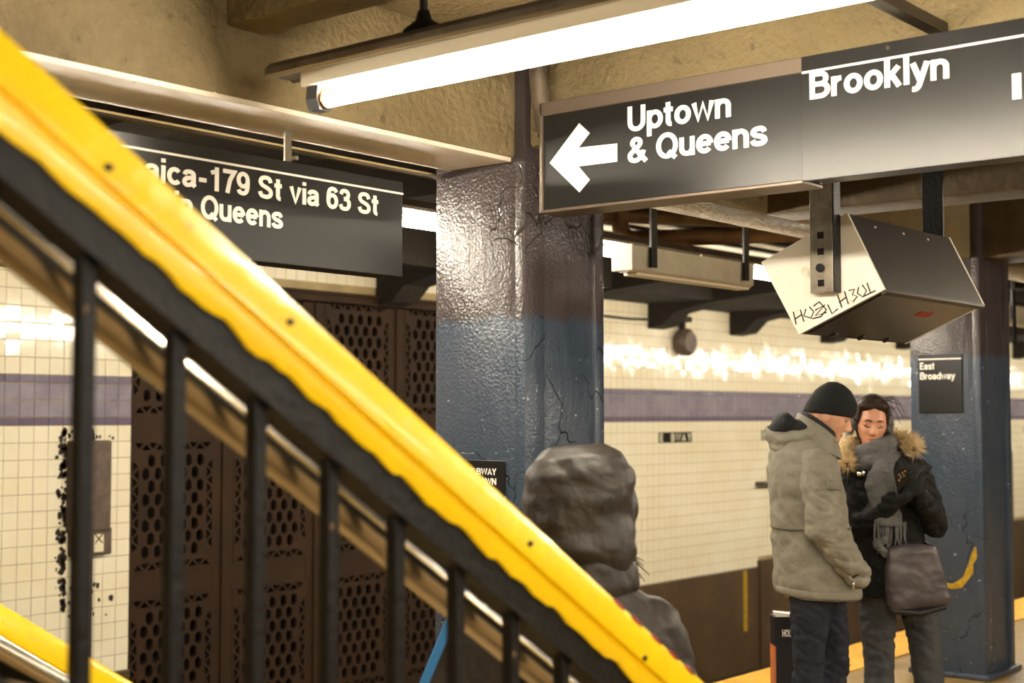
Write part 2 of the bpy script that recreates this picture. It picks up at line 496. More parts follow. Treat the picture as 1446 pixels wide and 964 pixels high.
def beam(name, label, mb, m='concrete'):
    return solo(name, mb, m, label, kind='structure', smooth=True)
b = MB()
b.box(-6, 2.70, 3.36, 3.70, BEAM_Z, 4.4, 0.02)
b.box(2.68, 38, 3.36, 3.70, BEAM_Z, CEIL + 0.02, 0.02)
beam('beam_column_line', 'long rough concrete beam running along the column line', b)
part(bpy.data.objects['beam_column_line'], 'bottom_strip', MB().box(-6, 4.085, 3.37, 3.69, BEAM_Z - 0.012, BEAM_Z + 0.01, 0.004), 'beam_cream')  # pale cream strip along the underside of the beam
beam('beam_rib', 'short concrete rib crossing the ceiling above the hanging light', MB().box(2.722, 2.873, -7, 3.40, 2.773, 3.1, 0.012))
beam('beam_cross_sign', 'concrete cross beam behind the direction signs', MB().box(4.12, 4.52, -7, 3.40, 2.60, 3.02, 0.02))
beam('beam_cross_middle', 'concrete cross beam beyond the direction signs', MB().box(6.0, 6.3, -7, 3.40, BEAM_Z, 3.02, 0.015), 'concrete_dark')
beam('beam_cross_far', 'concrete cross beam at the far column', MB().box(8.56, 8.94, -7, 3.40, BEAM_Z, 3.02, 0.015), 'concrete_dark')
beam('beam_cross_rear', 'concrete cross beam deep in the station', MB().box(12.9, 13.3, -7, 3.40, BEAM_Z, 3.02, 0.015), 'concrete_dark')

# dark ceiling over the track, with haunched cross beams against the far wall
sf = MB()
sf.box(-6, 38, EDGE + 0.05, 12, 3.15, 3.3)
sf.box(-6, 38, 3.69, EDGE + 0.1, CEIL, CEIL + 0.25)  # platform edge strip: grime plus the shade above the lamp housings, as dark colour
sf.box(-6, 38, EDGE - 0.02, EDGE + 0.12, 2.90, 3.2)
sf.box(-6, 38, 7.55, WALL + 0.02, 2.76, 3.2)
solo('ceiling_track', sf, 'soffit', 'dark ceiling over the track and platform edge, grime and shade in its colour', kind='structure')
for k, s in enumerate([1.4, 3.6, 5.9, 8.35, 10.6, 12.35, 14.0, 16.2, 18.4, 20.6, 22.8]):
    poly = [(EDGE + 0.1, 2.86), (EDGE + 0.1, 3.2), (WALL + 0.02, 3.2), (WALL + 0.02, 2.50), (8.16, 2.53), (8.02, 2.66), (7.6, 2.74), (6.4, 2.84)]
    solo('beam_track', MB().prism(poly, s, s + 0.30, 'x'), 'soffit', 'dark haunched beam crossing over the track', kind='structure', group='beams over the track')

# far wall with real tiles
T, TW = 0.112, 0.108
Z_DADO, Z_B0 = -0.15, 1.53
OPEN0, OPEN1 = 5.96, 10.74
wb = MB()
wb.box(-4, OPEN0, WALL, WALL + 0.35, -1.3, 3.2)
wb.box(OPEN1, 38, WALL, WALL + 0.35, -1.3, 3.2)
wb.box(OPEN0, OPEN1, WALL, WALL + 0.35, 2.56, 3.2)
wall = solo('wall_back', wb, 'grout', 'cream tiled wall with a lavender band across the track', kind='structure')
db = MB()
db.box(-4, OPEN0, WALL - 0.03, WALL + 0.01, -1.3, Z_DADO, 0.006)
db.box(OPEN1, 14.58, WALL - 0.03, WALL + 0.01, -1.3, Z_DADO, 0.006)
db.box(14.58, 38, WALL - 0.05, WALL + 0.01, -1.3, Z_DADO + 0.075, 0.006)
part(wall, 'dado', db, 'dado')
def tile_mesh(w, h):
    b = MB()
    d, e = 0.007, 0.0035
    w, h = w - 0.004, h - 0.004
    fr = [(-w / 2 + e, -d, -h / 2 + e), (w / 2 - e, -d, -h / 2 + e), (w / 2 - e, -d, h / 2 - e), (-w / 2 + e, -d, h / 2 - e)]
    md = [(-w / 2, -d + e * 0.6, -h / 2), (w / 2, -d + e * 0.6, -h / 2), (w / 2, -d + e * 0.6, h / 2), (-w / 2, -d + e * 0.6, h / 2)]
    bk = [(x, 0.004, z) for x, y, z in md]
    b.v = fr + md + bk
    b.f = [(0, 1, 2, 3)] + [(4 + i, 4 + (i + 1) % 4, (i + 1) % 4, i) for i in range(4)] + [(8 + i, 8 + (i + 1) % 4, 4 + (i + 1) % 4, 4 + i) for i in range(4)]
    return b
rows = []
z = Z_DADO
while z < Z_B0 - 0.01:
    rows.append((z, T, 'tile_cream')); z += T
for h, m in ((T / 2, 'tile_purple'), (T, 'tile_lavender'), (T, 'tile_lavender'), (T / 2, 'tile_purple')):
    rows.append((z, h, m)); z += h
while z < 2.76:
    rows.append((z, T, 'tile_cream')); z += T
shared = {}
for h, m in ((T, 'tile_cream'), (T / 2, 'tile_purple'), (T, 'tile_lavender')):
    me = tile_mesh(TW, h).mesh('tile')
    me.materials.append(MAT[m])
    shared[(h, m)] = me
rest = {}
NAME0, NAMEP = 12.54, 2.15
names = [NAME0 + NAMEP * k for k in range(6)]
rnd = random.Random(3)
def place_tile(sc, zc, h, m, own):
    tx, tz = rnd.gauss(0, 0.009), rnd.gauss(0, 0.011)
    if own:
        o = link('tile', shared[(h, m)], parent=wall)
        o.location = (sc, WALL, zc)
        o.rotation_euler = (tx, 0, tz)
    else:
        t = tile_mesh(TW, h)
        M = Matrix.Translation((sc, WALL, zc)) @ Matrix.Rotation(tz, 4, 'Z') @ Matrix.Rotation(tx, 4, 'X')
        rest.setdefault(m, MB()).add([(M @ Vector(p))[:] for p in t.v], t.f)
NROW = 15 - 2  # row of the name tiles counted from the dado
for zi, (z, h, m) in enumerate(rows):
    k = 0
    sc = OPEN0 - TW / 2
    while sc > 3.2:
        place_tile(sc, z + h / 2, h, m, sc > 4.92 and 0 <= zi <= 27)
        sc -= TW
    sc = OPEN0 + TW / 2
    while sc < 26:
        if OPEN0 < sc < OPEN1 and z < 2.555:
            sc += TW
            continue
        if sc > 14.6 and zi == 0:
            sc += TW
            continue
        if zi == NROW and any(n - 0.01 < sc < n + 6 * TW - 0.01 for n in names):
            sc += TW
            continue
        place_tile(sc, z + h / 2, h, m, False)
        sc += TW
for m, b in rest.items():
    tag(part(wall, 'far_tiles', b, m), kind='stuff')
# station name in black tiles
zn = rows[NROW][0]
nb = tile_mesh(TW, T).mesh('name_tile')
nb.materials.append(MAT['tile_black'])
for n in names:
    n0 = OPEN0 + math.ceil((n - OPEN0) / TW) * TW
    for i in range(6):
        o = link('name_tile', nb, parent=wall)
        o.location = (n0 + (i + 0.5) * TW, WALL, zn + T / 2)
        ch = 'E BWAY'[i]
        if ch != ' ':
            w = {'W': 0.092, 'E': 0.06}.get(ch, 0.07)
            t = face_v(letters(ch, -w / 2, w / 2, -0.042, 0.084)[0], -0.0075, 0, 0)
            link('letter', t.mesh('letter'), 'tile_white', o)
# small things on the far wall
solo('wall_bracket', MB().box(14.55, 14.95, WALL - 0.12, WALL + 0.0, 0.78, 0.83, 0.008), 'rust_box', 'short brown ledge fixed on the cream tile wall beside the man', 'ledge')
solo('yellow_wall_mark', MB().box(14.22, 14.30, WALL - 0.036, WALL - 0.02, -0.85, -0.17, 0.002), 'mark_yellow', 'narrow upright yellow strip on the brown lower wall', 'marker')
wd = thing('wall_device', (12.95, WALL, 2.28), 'rounded brown device on a stem high on the tile wall', 'device')
part(wd, 'body', MB().loft([[(12.95 + math.cos(a) * r, WALL - 0.06 - dy, 2.38 + math.sin(a) * r * 0.9) for a in [2 * math.pi * i / 18 for i in range(18)]] for r, dy in ((0.10, -0.05), (0.165, 0.0), (0.165, 0.06), (0.12, 0.10))]), 'rust_box', True)
part(wd, 'stem', MB().tube([(12.95, WALL - 0.05, 2.50), (12.95, WALL - 0.05, 2.78)], 0.035), 'soot', True)
part(wd, 'clip', MB().box(12.86, 13.06, WALL - 0.11, WALL - 0.002, 2.60, 2.66, 0.01), 'soot')
solo('cable', MB().tube([(10.8, WALL - 0.02, 2.60), (12.0, WALL - 0.02, 2.585), (12.9, WALL - 0.02, 2.62)], 0.014), 'soot', 'thin dark cable running along the top of tile wall', 'cable', smooth=True)
pn = thing('pipe_frame', (21.6, WALL, 0.0), 'thin brown pipe frame on the wall beyond the far column', 'pipe')
part(pn, 'pipe', MB().tube([(21.2, WALL - 0.06, 0.95), (22.5, WALL - 0.06, 1.02), (22.5, WALL - 0.06, -0.1)], 0.03), 'rust_box', True)

# brown box and conduit on the near tiled pier
cb = thing('conduit_box', (5.6, WALL, 0.66), 'brown metal conduit box with sooty ragged edges on the tiled pier', 'junction box')
part(cb, 'box', MB().box(5.45, 5.75, WALL - 0.09, WALL - 0.004, 0.82, 1.43, 0.012), 'rust_box')
part(cb, 'lower_box', MB().box(5.47, 5.77, WALL - 0.075, WALL - 0.004, 0.66, 0.84, 0.01), 'rust_box')
part(cb, 'label_plate', MB().box(5.62, 5.70, WALL - 0.080, WALL - 0.07, 0.68, 0.80, 0.002), 'tile_white')
xx = MB()
xx.tube([(5.63, WALL - 0.082, 0.74), (5.69, WALL - 0.082, 0.80)], 0.004, 6); xx.tube([(5.69, WALL - 0.082, 0.74), (5.63, WALL - 0.082, 0.80)], 0.004, 6)
part(cb, 'cross_mark', xx, 'soot')
part(cb, 'conduit', MB().tube([(5.60, WALL - 0.04, 0.68), (5.60, WALL - 0.04, -0.12)], 0.032), 'rust_box', True)
rr = random.Random(5)
so = MB()
for i in range(170):
    zz = rr.uniform(0.3, 1.5)
    sx = 5.45 - abs(rr.gauss(0, 0.032)) if rr.random() < 0.75 else 5.60 + rr.gauss(0, 0.09)
    if sx > 5.45: zz = rr.choice([rr.uniform(1.42, 1.5), rr.uniform(0.2, 0.66)])
    r = rr.uniform(0.004, 0.022)
    so.loft([[(sx + math.cos(a) * r * rr.uniform(.5, 1.3), WALL - 0.009 - d, zz + math.sin(a) * r * rr.uniform(.6, 1.6)) for a in [2 * math.pi * j / 9 for j in range(9)]] for d in (0.0, 0.004)])
tag(part(cb, 'soot_patches', so, 'soot'), kind='stuff')

# grille wall in the opening
gw = thing('wall_grille', (OPEN0, WALL + 0.12, -1.3), 'dark brown pierced metal grille wall set in the tiled wall', None, kind='structure')
GY = WALL + 0.12
PW, PH, PP, PG = 0.715, 0.913, 0.925, 0.20
fr_ = MB()
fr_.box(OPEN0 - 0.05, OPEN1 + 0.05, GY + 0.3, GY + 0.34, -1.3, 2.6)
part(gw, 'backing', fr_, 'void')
def grille_panel():
    holes = []
    w, h = PW, PH
    bw = 0.062
    def tri(p):
        c = (sum(q[0] for q in p) / 3, sum(q[1] for q in p) / 3)
        return [(c[0] + (q[0] - c[0]) * 0.70, c[1] + (q[1] - c[1]) * 0.70) for q in p]
    nx, ny = 6, 8
    for k in range(nx):
        a, b_ = -w / 2 + w * k / nx, -w / 2 + w * (k + 1) / nx
        for y0, y1 in ((h / 2, h / 2 - bw), (-h / 2, -h / 2 + bw)):
            holes.append(tri([(a + .004, y0), (b_ - .004, y0), ((a + b_) / 2, y1)]))
            if k: holes.append(tri([(a - (b_ - a) / 2, y1), (b_ - (b_ - a) / 2, y1), (a, y0)]))
    for k in range(1, ny - 1):
        a, b_ = -h / 2 + h * k / ny, -h / 2 + h * (k + 1) / ny
        for x0, x1 in ((w / 2, w / 2 - bw), (-w / 2, -w / 2 + bw)):
            holes.append(tri([(x0, a + .004), (x0, b_ - .004), (x1, (a + b_) / 2)]))
            if k > 1: holes.append(tri([(x1, a - (b_ - a) / 2), (x1, b_ - (b_ - a) / 2), (x0, a)]))
    iw, ih = w - 2 * bw - 0.05, h - 2 * bw - 0.05
    nr = 8
    for r_ in range(nr):
        yc = -ih / 2 + ih * (r_ + 0.5) / nr
        n = 5
        for c in range(n):
            xc = -iw / 2 + iw * (c + 0.5 + (0.22 if r_ % 2 else -0.22)) / n
            hw, hh = 0.030, 0.048
            holes.append([(xc, yc + hh), (xc - hw, yc + hh * .55), (xc - hw, yc - hh * .55), (xc, yc - hh), (xc + hw, yc - hh * .55), (xc + hw, yc + hh * .55)])
    outer = [(-w / 2 - .012, -h / 2 - .012), (w / 2 + .012, -h / 2 - .012), (w / 2 + .012, h / 2 + .012), (-w / 2 - .012, h / 2 + .012)]
    return face_v(plates_mb(outer, holes, 0.016), 0, 0, 0)
gm = grille_panel().mesh('grille_panel')
gm.materials.append(MAT['grille'])
s0 = 6.05 + PW / 2
cols = [s0 + PP * k for k in range(5)]
rws = [1.607 + PH / 2, 0.494 + PH / 2, 0.494 - 1.113 + PH / 2]
for s in cols:
    for zz in rws:
        o = link('grille_panel', gm, parent=gw)
        o.location = Vector((s, GY, zz)) - gw.location
edges = [OPEN0 - 0.02] + [s + PP / 2 for s in cols[:-1]] + [OPEN1 + 0.02]
for i, e in enumerate(edges):
    hw = (PP - PW) / 2
    part(gw, 'mullion', MB().box(e - hw, e + hw, GY - 0.012, GY + 0.03, -1.3, 2.56, 0.006), 'grille')
    if 0 < i < len(edges) - 1:
        part(gw, 'cover_strip', MB().box(e - 0.025, e + 0.025, GY - 0.03, GY, -1.3, 2.55, 0.006), 'grille')
for za, zb in ((-1.3, -0.619), (0.294, 0.494), (1.407, 1.607), (2.52, 2.58)):
    for s in cols:
        part(gw, 'crossbar', MB().box(s - PW / 2 - 0.01, s + PW / 2 + 0.01, GY - 0.008, GY + 0.03, za, zb, 0.005), 'grille')
lt = MB()
lt.box(OPEN0 - 1.2, OPEN1 + 0.3, WALL - 0.05, WALL + 0.02, 2.555, 2.585, 0.006)
lt.box(OPEN0, OPEN1, WALL - 0.03, WALL + 0.14, 2.50, 2.56, 0.008)
solo('trim_1', lt, 'grille', 'brown lintel ledge above the pierced grille', kind='structure')

# steel columns
def column(name, s, label):
    s1, v0, v1 = s + 0.50, 3.305, 3.76
    root = thing(name, (s, v0, 0), label, None, kind='structure')
    part(root, 'shaft', MB().box(s, s1, v0 + 0.02, v1, 0, BEAM_Z + 0.42, 0.008), 'column_blue', True)
    part(root, 'corner_plate', MB().box(s - 0.004, s + 0.115, v0, v0 + 0.05, 0.02, BEAM_Z + 0.4, 0.006), 'column_blue', True)
    part(root, 'corner_plate', MB().box(s1 - 0.06, s1 + 0.002, v0 + 0.004, v0 + 0.05, 0.02, BEAM_Z + 0.4, 0.006), 'column_blue', True)
    part(root, 'base', MB().box(s - 0.03, s1 + 0.03, v0 - 0.03, v1 + 0.03, 0, 0.035, 0.012), 'column_blue', True)
    return root
column('column_near', 4.09, 'glossy blue painted steel column with cracked paint beside the arrow sign')
column('column_far', 8.50, 'blue painted steel column behind the couple')
column('column_rear', 12.9, 'blue painted steel column deep in the station')
mk = MB()
mk.tube([(8.488, 3.355, 0.80), (8.488, 3.362, 0.75), (8.488, 3.385, 0.70), (8.488, 3.395, 0.65), (8.488, 3.425, 0.60), (8.488, 3.46, 0.565), (8.488, 3.51, 0.55), (8.488, 3.56, 0.56), (8.488, 3.60, 0.585)], [0.006, 0.022, 0.014, 0.024, 0.018, 0.024, 0.016, 0.018, 0.006], 8, up=(1, 0, 0))
mk.v = [(8.497 + (x - 8.488) * 0.08, y, z) for x, y, z in mk.v]
solo('yellow_paint_scrape', mk, 'mark_yellow', 'curved yellow paint scrape low on the far blue column', 'paint mark')

# column signs
def col_sign(name, s, v0, v1, z0, z1, label, texts, line=None):
    root = thing(name, (s, (v0 + v1) / 2, z0), label, 'sign')
    part(root, 'panel', MB().box(s - 0.008, s + 0.002, v1, v0, z0, z1, 0.002), 'sign_black')
    for body, fit in texts:
        for l in letters(body, fit[0], fit[1], fit[2], fit[3], 0.0008):
            part(root, 'letter', face_u(l, s - 0.0085, v0, z0), 'sign_white')
    if line:
        part(root, 'stripe', MB().box(s - 0.0095, s - 0.007, v1 + 0.002, v0 - 0.002, z0 + line, z0 + line + 0.008), 'sign_white')
    return root
col_sign('station_sign', 8.496, 3.70, 3.42, 1.615, 1.975, 'small black East Broadway station sign on the far blue column',
         [('East', (0.012, 0.105, 0.268, 0.044)), ('Broadway', (0.012, 0.236, 0.206, 0.044))], 0.328)
col_sign('platform_sign', 4.086, 3.66, 3.40, 1.18, 1.43, 'small black East Bway uptown sign low on the near column',
         [('EAST BWAY', (0.03, 0.222, 0.196, 0.024)), ('UPTOWN', (0.080, 0.222, 0.160, 0.024)), ('& QUEENS', (0.04, 0.206, 0.124, 0.024))])

# ------------------------------------------------------------------ hanging signs
def stripe_u(root, s, v0, v1, z, h=0.008):
    part(root, 'stripe', MB().box(s - 0.0015, s + 0.001, v1, v0, z, z + h), 'sign_white')
# arrow sign, box frame
SX = 3.95
up = thing('arrow_sign', (SX, 2.6, 2.315), 'black framed overhead sign with white arrow reading Uptown & Queens', 'sign')
V0, V1, Z0, Z1 = 3.125, 2.085, 2.315, 2.713
part(up, 'panel', MB().box(SX + 0.004, SX + 0.12, V1, V0 - 0.008, Z0 + 0.014, Z1 - 0.045), 'sign_black')
part(up, 'top_frame', MB().box(SX - 0.006, SX + 0.13, V1, V0, Z1 - 0.05, Z1, 0.004), 'sign_frame')
part(up, 'bottom_frame', MB().box(SX - 0.006, SX + 0.13, V1, V0, Z0, Z0 + 0.012, 0.003), 'sign_frame')
part(up, 'side_frame', MB().box(SX - 0.006, SX + 0.13, V0 - 0.012, V0, Z0, Z1, 0.003), 'sign_frame')
def at_u(px, py, s):   # a point of the photograph on a plane facing the stairs
    t = (px - 723) / 2008
    ca, sa = math.cos(YAW), math.sin(YAW)
    d = s / (t * sa + ca)
    return (sa - t * ca) * d, 1.6 + (586 - py) / 2008 * d
def poly_u(pts, s, d=0.002):
    q = [at_u(x, y, s) for x, y in pts]
    return MB().prism(q, s - d, s, 'x')
part(up, 'arrow', poly_u([(777, 228), (819, 171), (834, 185), (818, 206), (873, 200), (873, 226), (818, 233), (834, 252), (819, 270)], SX + 0.0035), 'sign_white')
def words_u(root, body, px0, px1, py_base0, cap, s, bold=0.012):
    """a word whose baseline starts at photo point (px0, py_base0); cap height in metres"""
    va, za = at_u(px0, py_base0, s)
    vb, _ = at_u(px1, py_base0 - (px1 - px0) * 0.13, s)
    for l in letters(body, 0, va - vb, 0, cap):
        part(root, 'letter', face_u(l, s - 0.0005, va, za), 'sign_white')
words_u(up, 'Uptown', 888, 1035, 184, 0.087, SX + 0.0035)
words_u(up, '& Queens', 888, 1086, 229, 0.087, SX + 0.0035)
# Brooklyn sign, flat panel standing a little proud
BX = 3.925
br = thing('brooklyn_sign', (BX, 1.5, 2.318), 'wide black overhead sign reading Brooklyn with a white stripe', 'sign')
part(br, 'panel', MB().box(BX, BX + 0.02, 0.55, 2.075, 2.318, 2.706, 0.002), 'sign_black')
part(br, 'back_box', MB().box(BX + 0.02, BX + 0.15, 0.55, 2.075, 2.33, 2.70), 'sign_edge')
stripe_u(br, BX, 2.074, 0.55, 2.652, 0.007)
words_u(br, 'Brooklyn', 1148, 1347, 137, 0.083, BX - 0.001)
va, za = at_u(1437, 137, BX)
part(br, 'letter', MB().box(BX - 0.002, BX, va - 0.025, va, za, za + 0.072), 'sign_white')
part(br, 'screw', MB().tube([(BX - 0.004, 1.79, 2.687), (BX + 0.004, 1.79, 2.687)], 0.006, 10), 'rust_box')
# Jamaica sign under the beam
JV = 3.53
def at_v(px, py, v):
    t = (px - 723) / 2008
    ca, sa = math.cos(YAW), math.sin(YAW)
    s = v * (ca + sa * t) / (sa - ca * t)
    return s, 1.6 + (586 - py) / 2008 * (s * ca + v * sa)
jm = thing('jamaica_sign', (2.9, JV, 2.093), 'black overhead sign reading Jamaica-179 St via 63 St under the beam', 'sign')
part(jm, 'panel', MB().box(1.75, 3.667, JV, JV + 0.10, 2.093, 2.436, 0.003), 'sign_black')
part(jm, 'stripe', MB().box(1.75, 3.667, JV - 0.002, JV + 0.001, 2.389, 2.396), 'sign_white')
def words_v(root, body, px1, px0, z, cap, v, bold=0.008):
    sb, _ = at_v(px1, 300, v)
    sa_, _ = at_v(px0, 300, v)
    for l in letters(body, 0, sb - sa_, 0, cap):
        part(root, 'letter', face_v(l, v - 0.0005, sa_, z), 'sign_white')
zl1 = at_v(470, 294, JV)[1]
zl2 = at_v(340, 315, JV)[1]
words_v(jm, 'Jamaica-179 St via 63 St', 533, 118, zl1, 0.075, JV)
words_v(jm, 'all stops in Queens', 397, 80, zl2, 0.075, JV)
for s in (2.0, 3.14):
    bk = part(jm, 'hanger', MB().box(s - 0.014, s + 0.014, JV + 0.02, JV + 0.028, 2.40, BEAM_Z), 'galv')
    part(jm, 'bolt', MB().tube([(s + 0.02, JV + 0.0, 2.452), (s + 0.02, JV + 0.05, 2.452)], 0.008, 8), 'steel', parent=bk)
solo('beam_conduit', MB().tube([(-2, 3.74, 2.53), (4.08, 3.74, 2.53)], 0.012, 8), 'steel', 'thin bright conduit along the underside of concrete beam', 'conduit', smooth=True)

# ------------------------------------------------------------------ fluorescent lights
def hanging_light(s, va, vb, label, rods=(2.75,)):
    root = thing('hanging_light', (s, va, 2.5), label, 'light', 'fluorescent fixtures hanging across the platform')
    part(root, 'channel', MB().prism([(s - 0.055, 2.598), (s - 0.055, 2.622), (s - 0.035, 2.642), (s + 0.035, 2.642), (s + 0.055, 2.622), (s + 0.055, 2.598), (s + 0.045, 2.604), (s - 0.045, 2.604)], vb - 0.2, va + 0.2, 'y'), 'fixture_worn')
    part(root, 'edge_rail', MB().box(s - 0.06, s - 0.05, vb - 0.2, va + 0.2, 2.59, 2.602), 'steel')
    part(root, 'reflector', MB().box(s - 0.042, s + 0.042, vb - 0.06, va + 0.06, 2.550, 2.600, 0.004), 'fixture_white')
    part(root, 'tube', MB().tube([(s, vb, 2.512), (s, va, 2.512)], 0.024, 14), 'tube_lit', True)
    for v, d in ((va, 1), (vb, -1)):
        sk = part(root, 'socket', MB().prism([(s - 0.03, 2.552), (s - 0.034, 2.51), (s - 0.022, 2.48), (s + 0.022, 2.48), (s + 0.034, 2.51), (s + 0.03, 2.552)], v - 0.002 * d, v + 0.045 * d, 'y'), 'socket')
        part(root, 'cap_ring', MB().tube([(s, v - 0.014 * d, 2.512), (s, v + 0.001 * d, 2.512)], 0.027, 14), 'copper', parent=sk)
    for v in rods:
        rd = part(root, 'rod', MB().tube([(s, v, 2.66), (s, v, 2.78)], 0.011, 8), 'black_iron', True)
        part(root, 'canopy', MB().loft([[(s + math.cos(a) * r, v + math.sin(a) * r * 1.4, z) for a in [2 * math.pi * i / 14 for i in range(14)]] for r, z in ((0.05, 2.640), (0.045, 2.652), (0.02, 2.672), (0.013, 2.70))]), 'black_iron', True, parent=rd)
    return root
hanging_light(2.80, 3.01, 0.62, 'long lit fluorescent light hanging from the ceiling above the signs', (2.62, 1.0))
for s, va, lab in ((7.3, 1.6, 'added unseen fluorescent fill light over the platform beyond the Brooklyn sign'),
                   (-1.6, 0.9, 'added unseen fluorescent fill light above the platform behind the stairs')):
    hanging_light(s, va, va - 2.39, lab, (va - 0.4, va - 2.0))  # extra fixtures out of view, added for ambient fill

def row_light(s, v, label):
    root = thing('row_light', (s, v, 2.44), label, 'light', 'lit fluorescent row along the platform edge')
    L_ = 1.5
    part(root, 'housing', MB().prism([(v - 0.10, 2.505), (v - 0.10, 2.52), (v - 0.05, 2.56), (v + 0.05, 2.56), (v + 0.10, 2.52), (v + 0.10, 2.505)], s, s + L_, 'x'), 'fixture_worn')
    part(root, 'tube', MB().tube([(s + 0.04, v, 2.468), (s + L_ - 0.04, v, 2.468)], 0.026, 12), 'tube_lit', True)
    for e in (s + 0.01, s + L_ - 0.045):
        part(root, 'socket', MB().box(e, e + 0.035, v - 0.03, v + 0.03, 2.44, 2.51, 0.006), 'socket')
    return root
row0 = row_light(0.8, 4.40, 'lit fluorescent tube hidden behind the near half of the Jamaica sign')
for k in range(1, 22):
    copy_tree(row0, row0.location + Vector((1.53 * k, 0, 0)),
              {2: 'lit fluorescent tube showing between the Jamaica sign and the near column', 3: 'lit fluorescent tube behind the near end of grey strap fixture', 4: 'lit fluorescent tube showing between grey strap fixture and the monitor housing'}.get(k, 'lit fluorescent tube of the platform edge row beyond the monitor housing' if k > 4 else None))
fill_row = row_light(-3.0, -3.6, 'unseen fluorescent tube added as fill on the other side of the platform')  # unseen row, added to light the people from the camera side
fill_row['group'] = 'unseen fill row added on the other side of the platform'
for k in range(1, 8):
    copy_tree(fill_row, fill_row.location + Vector((1.53 * k, 0, 0)))

# unlit grey fixtures on black straps
def dead_light(s, label, v=4.0, L_=1.17):
    root = thing('strap_light', (s, v, 2.30), label, 'light', 'grey fixtures hung on black straps')
    part(root, 'housing', MB().prism([(v - 0.055, 2.315), (v - 0.06, 2.43), (v + 0.06, 2.43), (v + 0.055, 2.315), (v + 0.03, 2.300), (v - 0.03, 2.300)], s, s + L_, 'x'), 'fixture_grey')
    part(root, 'lens', MB().box(s + 0.06, s + L_ - 0.02, v - 0.04, v + 0.04, 2.288, 2.302, 0.003), 'fixture_white')
    part(root, 'end_cap', MB().box(s - 0.012, s + 0.004, v - 0.063, v + 0.063, 2.305, 2.436, 0.004), 'fixture_grey')
    for e in (0.13, 1.03):
        part(root, 'strap', MB().box(s + e, s + e + 0.05, v - 0.082, v - 0.068, 2.33, CEIL, 0.002), 'black_iron')
    return root
dead_light(5.71, 'unlit grey box fixture hanging from two black straps below the arrow sign')
dead_light(10.6, 'unlit grey fixture beyond the far blue column')

# conduits and pipes under the ceiling by the track
for v, z, lab in ((5.0, 2.80, 'pale conduit under the dark ceiling nearest the platform'), (5.3, 2.80, 'pale conduit under the dark ceiling farther over the track')):
    solo('ceiling_conduit', MB().tube([(7.0, v, z), (13, v, z)], 0.022, 10), 'pipe_pale', lab, 'conduit', 'conduits over the track', smooth=True)
def bent(pts, r, name, lab, m='pipe'):
    P = [Vector(p) for p in pts]
    out = [P[0]]
    for i in range(1, len(P) - 1):
        a, b, c = P[i - 1], P[i], P[i + 1]
        ra = min(0.18, (b - a).length * .45, (c - b).length * .45)
        p0, p2 = b + (a - b).normalized() * ra, b + (c - b).normalized() * ra
        for k in range(6):
            t = k / 5
            out.append(p0 * (1 - t) ** 2 + b * 2 * t * (1 - t) + p2 * t * t)
    out.append(P[-1])
    return solo(name, MB().tube(out, r, 12), m, lab, 'pipe', smooth=True)
bent([(6.75, 4.75, 2.84), (6.75, 4.75, 2.62), (8.2, 3.95, 2.74), (8.4, 3.86, 2.84)], 0.05, 'bent_pipe', 'thick tan pipe bending under the ceiling above unlit fixture')
bent([(6.4, 4.95, 2.84), (6.5, 4.85, 2.75), (7.4, 4.62, 2.80), (8.3, 4.3, 2.84)], 0.045, 'bent_pipe', 'tan pipe elbow higher up beside the pale conduits')
solo('ceiling_duct', MB().box(2.90, 4.12, 1.685, 1.73, 2.75, 2.785), 'steel_dark', 'dark square duct running below the ceiling to the cross beam', 'duct')
bent([(4.02, 3.19, 2.96), (4.02, 3.19, 2.80), (4.04, 3.165, 2.62)], 0.035, 'elbow_pipe', 'curved grey conduit elbow where sign meets the near column', 'fixture_worn')
hb = thing('hanger_arm', (10.0, 3.3, 2.2), 'black steel hanger beside the far column', 'bracket')
part(hb, 'plate', MB().box(9.0, 9.1, 3.12, 3.14, 2.12, 2.97), 'black_iron')
part(hb, 'rod', MB().tube([(9.6, 3.5, 2.45), (9.75, 3.55, 2.1)], 0.015, 8), 'black_iron')

# tilted monitor housing
mo = thing('monitor_housing', (5.2, 2.45, 1.9), 'tilted dark monitor housing with scribbled white end plate hanging below the Brooklyn sign', 'monitor')
A, B, Cc, D = (2.338, 2.334), (2.690, 2.179), (2.536, 1.902), (2.198, 2.049)
quad = [A, B, Cc, D]
part(mo, 'body', MB().prism(quad, 4.765, 5.69, 'x'), 'display_dark')
def inset(q, k):
    c = (sum(p[0] for p in q) / 4, sum(p[1] for p in q) / 4)
    return [(c[0] + (p[0] - c[0]) * k, c[1] + (p[1] - c[1]) * k) for p in q]
part(mo, 'end_plate', MB().prism(inset(quad, 1.012), 4.755, 4.768, 'x'), 'display_white')
part(mo, 'end_plate', MB().prism(inset(quad, 1.012), 5.687, 5.70, 'x'), 'display_white')
